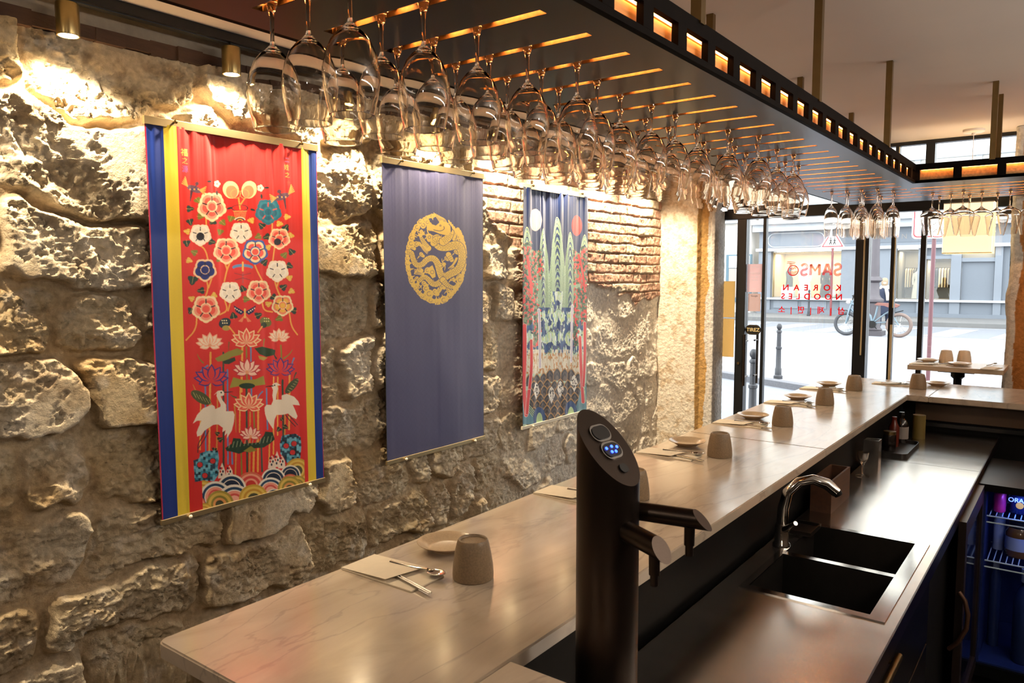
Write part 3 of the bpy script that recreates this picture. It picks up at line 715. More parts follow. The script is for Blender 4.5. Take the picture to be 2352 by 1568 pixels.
def make_glass(kind, n=32):
    g = empty('wine_glass')
    bw, st, ft = glass_parts(kind)
    for nm, pf in (('bowl', bw), ('stem', st), ('foot', ft)):
        m = MB(); m.lathe(pf, n); o = m.build(nm, M_glass, g)
        o.data.polygons.foreach_set('use_smooth', [True]*len(o.data.polygons))
    return g
ROWS = {}
G = []
def gl(k, x, kind='wine'): G.append((round(.85+.16*k, 3), x, kind))
for k, xs in enumerate([(-1.17, -1.07, -.965), (-1.174, -1.062, -.955), (-1.183, -1.079, -.965), (-1.159, -1.063, -.960), (-1.135, -1.035, -.937), (-1.190, -1.092, -.98), (-1.201, -1.103, -1.004), (-1.190, -1.092, -.993),
                        (-1.19, -1.093, -.995), (-1.202, -1.093, -.995), (-1.165, -1.067, -.958), (-1.11, -1.01, -.911), (-1.158, -1.055, -.972), (-1.178, -1.07, -.953), (-1.135, -1.037, -.939), (-1.12, -1.021), (-1.10, -1.014), (-1.088,)]):
    for x in xs: gl(k, x)
for k, xs in ((23, (-1.16, -1.082, -1.004, -.925)), (24, (-1.11, -1.032, -.954, -.876)), (25, (-1.06, -.98, -.90)), (26, (-1.12, -1.0))):
    for x in xs: gl(k, x, 'tulip')
for y_, xs in ((4.96, (-.720, -.567)), (5.09, (-.644, -.490, -.355)), (5.22, (-.720, -.565, -.425, -.27))):
    for x in xs: G.append((y_, x, 'wide'))
protos = {}
cols = {2: ['wall side', 'bar side'], 1: ['only'], 3: ['wall side', 'middle', 'bar side'], 4: ['first from the wall', 'second from the wall', 'third from the wall', 'fourth from the wall'],
        5: ['first', 'second', 'third', 'fourth', 'fifth'], 6: ['first', 'second', 'third', 'fourth', 'fifth', 'sixth']}
ords = ['first', 'second', 'third', 'fourth', 'fifth', 'sixth', 'seventh', 'eighth', 'ninth', 'tenth', 'eleventh', 'twelfth', 'thirteenth', 'fourteenth', 'fifteenth', 'sixteenth', 'seventeenth', 'eighteenth', 'nineteenth']
byrow = {}
for y, x, kd in G: byrow.setdefault((y, kd), []).append(x)
for (y, kd), xs in byrow.items():
    xs = sorted(xs)
    for i, x in enumerate(xs):
        if kd not in protos: protos[kd] = make_glass(kd); g = protos[kd]
        else: g = copy_tree(protos[kd])
        g.location = (x, y, 2.2102); k = int(round((y-.85)/.16))
        pos = cols[len(xs)][i]
        if kd == 'wine': tag(g, 'clear wine glass hanging in the %s slot of the rack, %s one' % (ords[k], pos), 'wine glass', 'wine glasses along the rack')
        elif kd == 'tulip': tag(g, 'slim wine glass at the rack corner, %s in the %s row' % (pos, ords[k-23]), 'wine glass', 'slim glasses at the corner of the rack')
        else: tag(g, 'wide angular wine glass before the window, %s row, %s' % ({4.96: 'front', 5.09: 'middle', 5.22: 'back'}[y], ['first', 'second', 'third', 'fourth'][i]+' from the corner'), 'wine glass', 'wide glasses in front of the window')

# ------------------------------------------------------------------ banners
HB = np.array([[0.000814976555, -9.21574574e-05, 0.992588767], [-0.00068183762, -0.00139187338, 2.58342435], [-0.000395047175, -2.42508518e-05, 1.0]])
HI = np.linalg.inv(HB)      # drawing units of the banner designs -> position on the cloth, and back
class Art:
    def __init__(s, y0, y1, z0, z1, nu, nv, bgc):
        s.y0, s.y1, s.z0, s.z1 = y0, y1, z0, z1; s.nu, s.nv = nu, nv; s.NU, s.NV = nu*2, nv*2
        s.Y, s.Z = np.meshgrid(y0+(np.arange(s.NU)+.5)/s.NU*(y1-y0), z1-(np.arange(s.NV)+.5)/s.NV*(z1-z0))
        t = HI @ np.stack([s.Y.ravel(), s.Z.ravel(), np.ones(s.Y.size)]); s.px = (t[0]/t[2]).reshape(s.Y.shape); s.py = (t[1]/t[2]).reshape(s.Y.shape)
        s.c = np.zeros(s.Y.shape+(3,)); s.c[:] = lin(bgc); s.set(0, 0, 1)
    def set(s, ox, oy, k): s.ox, s.oy, s.k = ox, oy, k
    def win(s, pts, pad=2):
        P = np.array(pts, float); p = P/s.k+[s.ox, s.oy]; b = [p[:, 0].min()-pad, p[:, 1].min()-pad, p[:, 0].max()+pad, p[:, 1].max()+pad]
        t = HB @ np.array([[b[0], b[1], 1], [b[2], b[1], 1], [b[0], b[3], 1], [b[2], b[3], 1]]).T; Y = t[0]/t[2]; Z = t[1]/t[2]
        i0 = int(max(0, (Y.min()-s.y0)/(s.y1-s.y0)*s.NU-2)); i1 = int(min(s.NU, (Y.max()-s.y0)/(s.y1-s.y0)*s.NU+3))
        j0 = int(max(0, (s.z1-Z.max())/(s.z1-s.z0)*s.NV-2)); j1 = int(min(s.NV, (s.z1-Z.min())/(s.z1-s.z0)*s.NV+3))
        if i1 <= i0 or j1 <= j0: return None
        sl = (slice(j0, j1), slice(i0, i1)); return sl, (s.px[sl]-s.ox)*s.k, (s.py[sl]-s.oy)*s.k
    def put(s, sl, m, col, a=1.0):
        c = s.c[sl]
        if callable(col): col = col
        cc = np.array(lin(col)) if isinstance(col, str) else np.array(col)
        c[m] = c[m]*(1-a)+cc*a if cc.ndim == 1 else c[m]*(1-a)+cc[m]*a
    def poly(s, pts, col, a=1.0):
        r = s.win(pts)
        if r is None: return
        sl, X, Y = r; m = np.zeros(X.shape, bool); n = len(pts)
        for i in range(n):
            x0, y0 = pts[i]; x1, y1 = pts[(i+1) % n]
            if y0 == y1: continue
            m ^= ((Y < y0) != (Y < y1)) & (X < (x1-x0)*(Y-y0)/(y1-y0)+x0)
        s.put(sl, m, col, a)
    def disc(s, x, y, r, col, ry=None, ang=0.0, a=1.0):
        ry = ry or r; R_ = max(r, ry); q = s.win([(x-R_, y-R_), (x+R_, y+R_)])
        if q is None: return
        sl, X, Y = q; ca, sa = math.cos(ang), math.sin(ang); dx = X-x; dy = Y-y
        s.put(sl, ((dx*ca+dy*sa)/r)**2+((-dx*sa+dy*ca)/ry)**2 < 1, col, a)
    def ring(s, x, y, r, wd, col, a0=-400, a1=400, ry=None):
        k = ry/r if ry else 1.0
        q = s.win([(x-r-wd, y-(r+wd)*k), (x+r+wd, y+(r+wd)*k)])
        if q is None: return
        sl, X, Y = q; d = np.hypot(X-x, (Y-y)/k); an = np.degrees(np.arctan2(Y-y, X-x)) % 360
        m = np.abs(d-r) < wd/2
        if a0 > -399: lo = a0 % 360; m &= ((an-lo) % 360) <= (a1-a0)
        s.put(sl, m, col)
    def stroke(s, pts, wd, col, w1=None):
        P = np.array(pts, float)
        if len(P) > 2:      # smooth
            for _ in range(2):
                Q = [P[0]]
                for a, b in zip(P[:-1], P[1:]): Q += [a*.75+b*.25, a*.25+b*.75]
                Q.append(P[-1]); P = np.array(Q)
        q = s.win(P, 2+wd/s.k)
        if q is None: return
        sl, X, Y = q; n = len(P)-1; m = np.zeros(X.shape, bool)
        for i in range(n):
            a, b = P[i], P[i+1]; ab = b-a; L = (ab**2).sum()+1e-9; t = np.clip(((X-a[0])*ab[0]+(Y-a[1])*ab[1])/L, 0, 1)
            ww = wd if w1 is None else wd+(w1-wd)*(i+t)/n
            m |= np.hypot(X-a[0]-t*ab[0], Y-a[1]-t*ab[1]) < ww/2
        s.put(sl, m, col)
    def tri(s, me, ox, oz, col, flip=False):
        me.calc_loop_triangles()
        for t in me.loop_triangles:
            v = [me.vertices[i].co for i in t.vertices]
            P = HI @ np.array([[ox+q.x, oz+q.z, 1] for q in v]).T; P = (P[:2]/P[2]).T
            s.poly([((p[0]-s.ox)*s.k, (p[1]-s.oy)*s.k) for p in P], col)
    def text(s, txt, x, y, size, col):
        t = HB @ np.array([x/s.k+s.ox, y/s.k+s.oy, 1]); me = text_mesh(txt, size, ext=0.0); s.tri(me, t[0]/t[2], t[1]/t[2], col); bpy.data.meshes.remove(me)
    def out(s):
        c = s.c.reshape(s.nv, 2, s.nu, 2, 3).mean((1, 3)); return c

def leaf(A, x, y, r, ang, col, vein='#c9b060'):
    p = []
    for k in range(13):
        t = k/12*2*PI; rr_ = r*(1+.28*math.cos(3*t)); p.append((x+rr_*math.cos(t+ang)*.9, y+rr_*math.sin(t+ang)*.8))
    A.poly(p, col); A.stroke([(x-r*math.cos(ang), y-r*math.sin(ang)*.8), (x+r*math.cos(ang)*.9, y+r*math.sin(ang)*.7)], 2.2, vein)
def peony(A, x, y, r, kind='peach'):
    ec, ic, dk = {'peach': ('#f8dcae', '#ee5a4c', '#f49a80'), 'teal': ('#2a6f86', '#23607a', '#2f7f95'), 'white': ('#f3e3cc', '#eadfd0', '#f6ece0'), 'navy': ('#f0c8a0', '#14246e', '#1a2c7c'),
                  'yellow': ('#f3dcb0', '#eeb64c', '#f08a62'), 'blue': ('#3c62b0', '#ee5a4c', '#f8dcae')}[kind]
    pr = .50*r
    for k in range(5):
        a = -PI/2+2*PI*k/5+PI; px, py = x+.52*r*math.cos(a), y+.5*r*math.sin(a)
        if kind in ('white', 'navy'): A.disc(px, py, pr*1.12, '#ee8d6e', a=.6)
        for dx, dy, q in ((0, 0, 1), (math.cos(a+1.0)*.28*r, math.sin(a+1.0)*.28*r, .62), (math.cos(a-1.0)*.28*r, math.sin(a-1.0)*.28*r, .62), (math.cos(a)*.3*r, math.sin(a)*.3*r, .6)):
            A.disc(px+dx, py+dy, pr*q, ec)
    for k in range(5):
        a = -PI/2+2*PI*k/5+PI; px, py = x+.50*r*math.cos(a), y+.48*r*math.sin(a)
        if kind == 'blue':
            A.disc(px, py, pr*.86, '#f8dcae')
        A.disc(px, py, pr*.84, dk); A.disc(px-math.cos(a)*.10*r, py-math.sin(a)*.10*r, pr*.66, ic)
    A.disc(x, y-.02*r, .42*r, ec); A.disc(x, y, .35*r, dk); A.disc(x, y+.03*r, .26*r, ic)
    for k in range(5):
        a = -PI/2+2*PI*(k+.5)/5+PI; A.stroke([(x+.42*r*math.cos(a), y+.42*r*math.sin(a)), (x+.72*r*math.cos(a), y+.72*r*math.sin(a))], .09*r, '#241c28' if kind != 'teal' else '#d8534a')
def lotus(A, x, y, r, kind='peach'):
    oc, ic = {'peach': ('#f6cf9e', '#e8604e'), 'pink': ('#c22c3c', '#f4c8b4'), 'outline': ('#3d3484', '#d83c3c'), 'fade': ('#f1ae8e', '#f3dcc4')}[kind]
    for k, (a, l) in enumerate(((-172, 1.0), (-8, 1.0), (160, .75), (20, .75), (-150, 1.02), (-30, 1.02), (-122, .98), (-58, .98), (-90, 1.0))):
        a = math.radians(a); L = r*l; nx, ny = -math.sin(a), math.cos(a)
        def pet(w_, l_, c):
            pts = []
            for t in np.linspace(0, 1, 9): wv = w_*math.sin(PI*t**.8); pts.append((x+math.cos(a)*l_*t+nx*wv, y+math.sin(a)*l_*t*.9+ny*wv))
            for t in np.linspace(1, 0, 9)[1:-1]: wv = -w_*math.sin(PI*t**.8); pts.append((x+math.cos(a)*l_*t+nx*wv, y+math.sin(a)*l_*t*.9+ny*wv))
            A.poly(pts, c)
        pet(.24*r, L, oc); pet(.17*r, L*.88, ic)
        if kind in ('peach', 'fade'): pet(.07*r, L*.6, '#f4b090')
    A.disc(x, y+.05*r, .12*r, '#e9a07a' if kind != 'outline' else '#d83c3c')
def waves(A, x, y, r, cs):
    for q, c in cs: A.disc(x, y, r*q, c)
def banner_red(z1, z0, y0, y1):
    A = Art(y0, y1, z0, z1, 370, 740, '#d42c28')
    A.set(320, 260, 3.266)
    # side stripes, straight in cloth space
    U = (A.Y-y0)/(y1-y0)
    for a, b, c in ((-.1, .008, '#b02a48'), (.008, .086, '#0d2c7c'), (.086, .152, '#e0c33a'), (.888, .943, '#e0c33a'), (.943, .994, '#0d3486'), (.994, 1.1, '#b02a48')):
        A.c[(U >= a) & (U < b)] = lin(c)
    for t, x, y, sz, c in (('福', 335, 300, .030, '#eec35a'), ('之', 338, 362, .026, '#f0a04c'), ('源', 340, 425, .027, '#4a5aa0'), ('二', 1105, 355, .024, '#3f6ea8'), ('姓', 1100, 410, .026, '#eeb452'), ('之', 1106, 468, .025, '#eeb452'), ('合', 1115, 528, .022, '#e2543c')):
        A.text(t, x, y, sz, c)
    st = '#e9a44c'
    for p in ([(490, 760), (500, 800), (498, 850)], [(430, 980), (490, 1015), (515, 1110)], [(690, 1105), (660, 1170), (640, 1260)], [(640, 1105), (660, 1170)], [(855, 1110), (880, 1180), (925, 1260)], [(1015, 1000), (1008, 1050), (1000, 1115)],
              [(500, 1250), (515, 1310), (490, 1385)], [(540, 1240), (515, 1310)], [(1015, 1250), (1030, 1310), (1060, 1380)], [(1045, 1260), (1030, 1310)], [(640, 1400), (665, 1480), (600, 1510)], [(685, 1410), (665, 1480)], [(920, 1410), (935, 1480), (1000, 1490)],
              [(995, 810), (995, 880)], [(430, 1510), (425, 1620), (350, 1700)], [(1125, 1500), (1140, 1600), (1185, 1660)], [(745, 640), (755, 720)], [(790, 640), (755, 690)], [(1090, 1470), (1125, 1500)]):
        A.stroke(p, 11, st)
    G1, G2, G3 = '#1d3a33', '#7b7a30', '#e0b44c'
    for i, (x, y) in enumerate(((375, 718), (378, 815), (553, 815), (918, 845), (1095, 860), (540, 965), (352, 975), (957, 928), (1140, 1040), (937, 1120), (1122, 1145), (398, 1250), (462, 1330), (775, 1318), (1080, 1305), (1010, 1380), (385, 1480), (1155, 1480), (705, 1520), (890, 1515))):
        leaf(A, x, y, 30 if i != 11 else 42, i*1.3, G1)
    for i, (x, y) in enumerate(((455, 775), (630, 820), (610, 890), (890, 925), (410, 1045), (600, 1095), (1085, 1065), (800, 1395), (435, 655), (690, 790), (1050, 1540))): leaf(A, x, y, 28, i*.9, G2)
    for i, (x, y) in enumerate(((1105, 778), (838, 805), (1048, 830), (355, 888), (1133, 918), (965, 1005), (370, 1105), (1125, 1235), (1140, 1335), (390, 1390), (557, 1365), (970, 1430))): leaf(A, x, y, 26, i*1.1, G3, '#f2dc9a')
    for x, y, r, k in ((545, 700, 105, 'peach'), (965, 738, 92, 'teal'), (455, 912, 78, 'white'), (763, 895, 75, 'white'), (1048, 940, 76, 'peach'), (655, 1030, 95, 'peach'), (868, 1038, 90, 'blue'), (490, 1175, 82, 'navy'), (1035, 1182, 78, 'white'),
                       (680, 1340, 76, 'white'), (895, 1338, 86, 'peach'), (497, 1465, 98, 'peach'), (1075, 1440, 76, 'yellow')): peony(A, x, y, r, k)
    A.disc(455, 925, 30, '#22222c'); A.disc(1035, 965, 26, '#22222c')
    for sx, x in ((-1, 690), (1, 822)):
        A.disc(x, 575, 56, '#f6d89c', 66, .3*sx); A.disc(x+6*sx*-1, 590, 40, '#f08a62', 48, .3*sx); A.ring(x-34*-sx*-1, 605, 34, 4, '#f3a860')
    for x, y in ((590, 530), (908, 562)):
        for k in range(5): A.disc(x+15*math.cos(k*1.257), y+15*math.sin(k*1.257), 12, '#f6e6c8')
        A.disc(x, y, 6, '#d87040')
    for x, y, a in ((525, 513, 0), (588, 598, 1.5), (955, 560, 0), (917, 625, 1.5), (680, 713, -.3), (848, 725, .3)): A.disc(x, y, 18, '#1d2c2c', 8, a)
    A.ring(755, 712, 58, 7, '#1c2832', ry=24)
    for k in range(9): A.stroke([(712+k*11, 735), (722+k*8.5, 790)], 3, '#efb86a')
    A.stroke([(706, 735), (806, 735)], 4, '#efb86a'); 
    for r, c in ((44, '#f0e0c0'), (34, '#1c2440'), (22, '#e8b040'), (12, '#1c2440')): A.ring(755, 815, r, 9, c, 200, 340, ry=r*.75)
    for x, y, s_ in ((410, 570, 1), (1065, 628, -1)):
        A.disc(x, y, 60, '#6a4a5c', 24, .35*s_); A.disc(x+20*s_, y-40, 14, '#5c3a48'); A.stroke([(x+5*s_, y-10), (x+20*s_, y-40)], 12, '#5c3a48')
        for k in range(5): A.stroke([(x-50*s_, y-20), (x-(70+6*k)*s_, y-90+12*k)], 8, '#f0a050'); A.stroke([(x+40*s_, y+8), (x+(88-3*k)*s_, y-16+14*k)], 8, '#f0a050')
        A.stroke([(x-20*s_, y+20), (x-30*s_, y+90)], 20, '#4c2c3c', 6)
        for k in range(5): A.disc(x-30+15*k, y+2, 6, '#2a3c7a' if k % 2 else '#e8a860')
    A.disc(775, 1155, 76, '#5f8fc0', 24); A.disc(775, 1172, 70, '#d9302e', 20); A.stroke([(775, 1120), (775, 1180)], 14, '#e8b860'); A.stroke([(775, 1200), (775, 1270)], 10, '#b05050')
    for s_ in (-1, 1):
        A.stroke([(775, 1215), (775+60*s_, 1200)], 5, '#8a3038'); A.stroke([(775, 1235), (775+56*s_, 1250)], 5, '#8a3038')
        A.poly([(790, 1490), (790+84*s_, 1440), (790+66*s_, 1490), (790+30*s_, 1512)], '#1a2350')
        for k in range(4): A.disc(790+(30+14*k)*s_, 1490-9*k, 5, '#f0e4d0')
        A.poly([(790, 1510), (790+50*s_, 1560), (790+20*s_, 1566)], '#e2855c')
    A.stroke([(790, 1470), (790, 1530)], 14, '#e8b860')
    # lower half
    A.set(320, 700, 3.016)
    cols_ = ['#e9a44c', '#5f86b8', '#e9a44c', '#38483c', '#d58a3c', '#8b8038']
    for k, (x, ya, yb) in enumerate(((490, 330, 1020), (455, 480, 1010), (425, 640, 1000), (580, 330, 1180), (540, 600, 1180), (740, 290, 600), (712, 280, 600), (770, 280, 640), (700, 560, 880), (740, 560, 1190), (765, 740, 1190), (790, 740, 900),
                                     (820, 700, 1150), (880, 580, 860), (930, 500, 1030), (990, 520, 900), (1010, 640, 900), (980, 280, 400), (1040, 460, 860), (610, 450, 1100), (900, 900, 1090), (840, 960, 1150), (670, 980, 1190), (705, 980, 1190), (790, 980, 1180), (640, 980, 1100), (960, 500, 900))):
        A.stroke([(x, ya), (x+(5 if k % 2 else -5), yb)], 10 if k % 3 else 13, cols_[k % 6])
    for x, y, dx, dy, c in ((440, 400, -40, -60, '#8b7a30'), (470, 420, -60, 60, '#5f86b8'), (620, 260, -4, 60, '#8a5a30'), (950, 370, -30, -70, '#1f3a30'), (1000, 370, 60, -60, '#8b8038'), (1070, 370, -20, 70, '#5f86b8'), (865, 240, -6, 60, '#8b7a30'), (1085, 470, -20, 60, '#38483c'), (430, 640, -60, -90, '#c58a3c'), (660, 700, 10, 180, '#b8883c'), (850, 600, -40, 60, '#5f86b8'), (670, 640, -40, -20, '#4a5a40')):
        A.stroke([(x, y), (x+dx*.6, y+dy*.4), (x+dx, y+dy)], 12, c, 3)
    A.disc(590, 125, 44, '#1b2f3c', 34, -.4); A.disc(600, 160, 28, '#a89448', 18)
    A.disc(875, 118, 42, '#6a6f34', 32, .4); A.disc(862, 140, 22, '#2f3f2c', 20)
    for k in range(6): A.disc(572+15*(k % 3)+4*(k//3), 108+18*(k//3), 4.5, '#f0e4b0'); A.disc(868+14*(k % 3), 95+18*(k//3), 4.5, '#e8d890')
    A.stroke([(620, 150), (660, 200)], 10, st); A.stroke([(850, 150), (820, 190)], 10, st)
    A.poly([(520, 370), (570, 345), (620, 320), (680, 300), (720, 320), (700, 345), (640, 360), (600, 385), (540, 392)], '#8f8a3c'); A.poly([(575, 390), (660, 360), (668, 385), (620, 410), (590, 408)], '#243c2c')
    A.poly([(795, 300), (850, 288), (900, 300), (945, 312), (940, 345), (880, 360), (830, 340)], '#24401e'); A.poly([(820, 350), (890, 365), (860, 385), (830, 375)], '#b09a44')
    A.poly([(625, 575), (650, 500), (720, 520), (800, 515), (860, 490), (872, 550), (800, 560), (700, 560)], '#9a923c'); A.disc(745, 560, 54, '#1f3a26', 20)
    A.disc(425, 640, 78, '#4a5230', 36, .55); A.disc(1055, 560, 66, '#3f4a2c', 26, -.85)
    for k in range(6): A.stroke([(372+22*k, 605+10*k), (392+22*k, 640+10*k)], 3, '#b8b070'); A.stroke([(1025+13*k, 590-15*k), (1045+12*k, 600-16*k)], 3, '#b8b070')
    lotus(A, 485, 275, 98, 'fade'); lotus(A, 740, 255, 108, 'peach'); lotus(A, 968, 230, 78, 'fade'); lotus(A, 497, 520, 126, 'outline'); lotus(A, 978, 455, 104, 'outline'); lotus(A, 745, 460, 108, 'pink'); lotus(A, 757, 700, 108, 'peach')
    A.poly([(595, 990), (640, 960), (650, 920), (700, 925), (720, 960), (820, 950), (860, 900), (870, 875), (920, 880), (935, 930), (900, 960), (860, 985), (800, 990), (740, 1010), (690, 1030), (640, 1015), (605, 1010)], '#1f3a28')
    for k in range(12): A.stroke([(620+26*k, 990-4*k), (630+26*k, 950-4*k)], 3, '#a8b48a')
    A.poly([(720, 1010), (770, 975), (810, 1005), (760, 1020)], '#8a8034')
    lotus(A, 768, 905, 82, 'pink')
    for x, y, r in ((540, 890, 18), (560, 930, 22), (520, 1000, 18), (965, 860, 20), (1010, 845, 20), (985, 790, 14)): leaf(A, x, y, r, x*.1, '#26352a')
    W_ = '#e9dcc8'
    A.poly([(370, 820), (400, 760), (440, 715), (500, 690), (520, 700), (524, 720), (560, 705), (562, 690), (545, 655), (532, 630), (535, 608), (512, 625), (540, 595), (570, 590), (588, 603), (585, 625), (562, 632), (572, 655), (600, 690), (602, 720), (600, 735),
            (650, 735), (660, 760), (655, 810), (640, 870), (605, 925), (610, 885), (590, 905), (598, 865), (575, 880), (578, 850), (545, 825), (510, 830), (450, 870), (430, 900), (400, 910), (396, 880), (408, 850), (430, 800), (400, 800)], W_)
    A.stroke([(588, 605), (648, 600)], 8, '#1a1a1e', 3); A.disc(566, 606, 6, '#1a1a1e')
    A.poly([(865, 710), (880, 690), (912, 692), (925, 660), (920, 625), (925, 590), (915, 565), (925, 545), (950, 537), (982, 556), (955, 558), (962, 580), (950, 620), (945, 655), (985, 655), (985, 625), (1020, 615), (1070, 635), (1100, 665), (1112, 695), (1060, 690),
            (1075, 720), (1095, 770), (1085, 790), (1055, 775), (1030, 750), (990, 760), (950, 760), (935, 790), (925, 860), (905, 830), (880, 790), (868, 750)], W_)
    A.stroke([(925, 560), (872, 566)], 8, '#1a1a1e', 3); A.disc(937, 556, 6, '#1a1a1e')
    for p in ([(455, 870), (440, 910), (405, 960), (405, 1020)], [(480, 870), (450, 930), (410, 990)], [(1010, 760), (1040, 800), (1080, 840)], [(1030, 760), (1070, 800), (1095, 830)]): A.stroke(p, 6, '#3a2a30')
    def rock(poly, seed):
        q = A.win(poly)
        if q is None: return
        sl, X, Y = q; m = np.zeros(X.shape, bool); n = len(poly)
        for i in range(n):
            x0, y0_ = poly[i]; x1, y1_ = poly[(i+1) % n]
            if y0_ != y1_: m ^= ((Y < y0_) != (Y < y1_)) & (X < (x1-x0)*(Y-y0_)/(y1_-y0_)+x0)
        kx = np.floor(X/17); ky = np.floor((Y+((kx % 2)*9))/21); h = _hash(kx, ky, seed)
        cc = np.where((h < .34)[..., None], lin('#6fb0c4'), np.where((h < .62)[..., None], lin('#1c4054'), np.where((h < .85)[..., None], lin('#3c88a0'), lin('#122430'))))
        A.c[sl][m] = cc[m]
    rock([(375, 1075), (415, 1060), (420, 1025), (470, 1010), (545, 1005), (553, 1060), (545, 1130), (560, 1160), (520, 1220), (440, 1215), (385, 1225)], 1)
    rock([(970, 960), (985, 905), (1030, 895), (1080, 890), (1118, 915), (1122, 980), (1115, 1060), (1060, 1065), (1020, 1095), (995, 1050), (975, 1030)], 2)
    for x, y in ((420, 1105), (455, 1180), (510, 1080), (1015, 975), (1070, 960), (1060, 1020)): A.disc(x, y, 20, '#c9302e', 17); A.ring(x, y, 20, 4, '#12202c')
    for x, y, h in ((575, 1150, 60), (625, 1150, 40), (950, 1070, 60), (915, 1080, 40), (985, 1080, 40)):
        A.poly([(x-28, y+50), (x-22, y), (x, y-h), (x+20, y-5), (x+26, y+50)], '#ead8c4')
        for k in range(5): A.disc(x-12+9*(k % 3), y-20+22*(k//2), 6, '#c9302e' if k % 2 else '#1c2440', 9)
    lim = [(375, 1170), (1132, 1060), (1132, 1260), (375, 1460)]
    Wv = [(1095, 1145, 85, 'y'), (1045, 1180, 72, 'n'), (925, 1215, 88, 'n'), (1045, 1240, 70, 'r'), (1095, 1250, 70, 'o'), (770, 1245, 92, 'r'), (640, 1270, 98, 'n'), (440, 1305, 92, 'y'), (530, 1330, 110, 'p'), (905, 1290, 98, 'p'), (1040, 1270, 86, 'o'),
          (660, 1360, 118, 'p'), (790, 1340, 100, 'y'), (400, 1380, 60, 'r'), (560, 1380, 96, 'o'), (680, 1420, 70, 'n'), (930, 1330, 60, 'n'), (450, 1440, 70, 'y')]
    pal = {'y': ((1, '#c9a038'), (.86, '#e0bf58'), (.7, '#c99434'), (.55, '#e2c464'), (.4, '#4a4a34')), 'n': ((1, '#ebe0d0'), (.87, '#16324e'), (.66, '#e8d8c8'), (.6, '#16243c'), (.4, '#0f1830')),
           'r': ((1, '#d86a50'), (.85, '#f0a488'), (.7, '#d84a44'), (.5, '#f0a488'), (.36, '#c9342e')), 'p': ((1, '#ece2d2'), (.86, '#1d4060'), (.7, '#ece2d2'), (.64, '#f09a84'), (.48, '#d8544c'), (.36, '#f3b09c')), 'o': ((1, '#a8923c'), (.84, '#d8b654'), (.64, '#8a8034'), (.48, '#e09a5a'), (.3, '#3c4430'))}
    sv = A.c.copy()
    for x, y, r, k in Wv: waves(A, x, y, r, pal[k])
    # the sea keeps inside the red field
    keep = (U < .222) | (U > .862)
    A.c[keep] = sv[keep]
    return A.out()
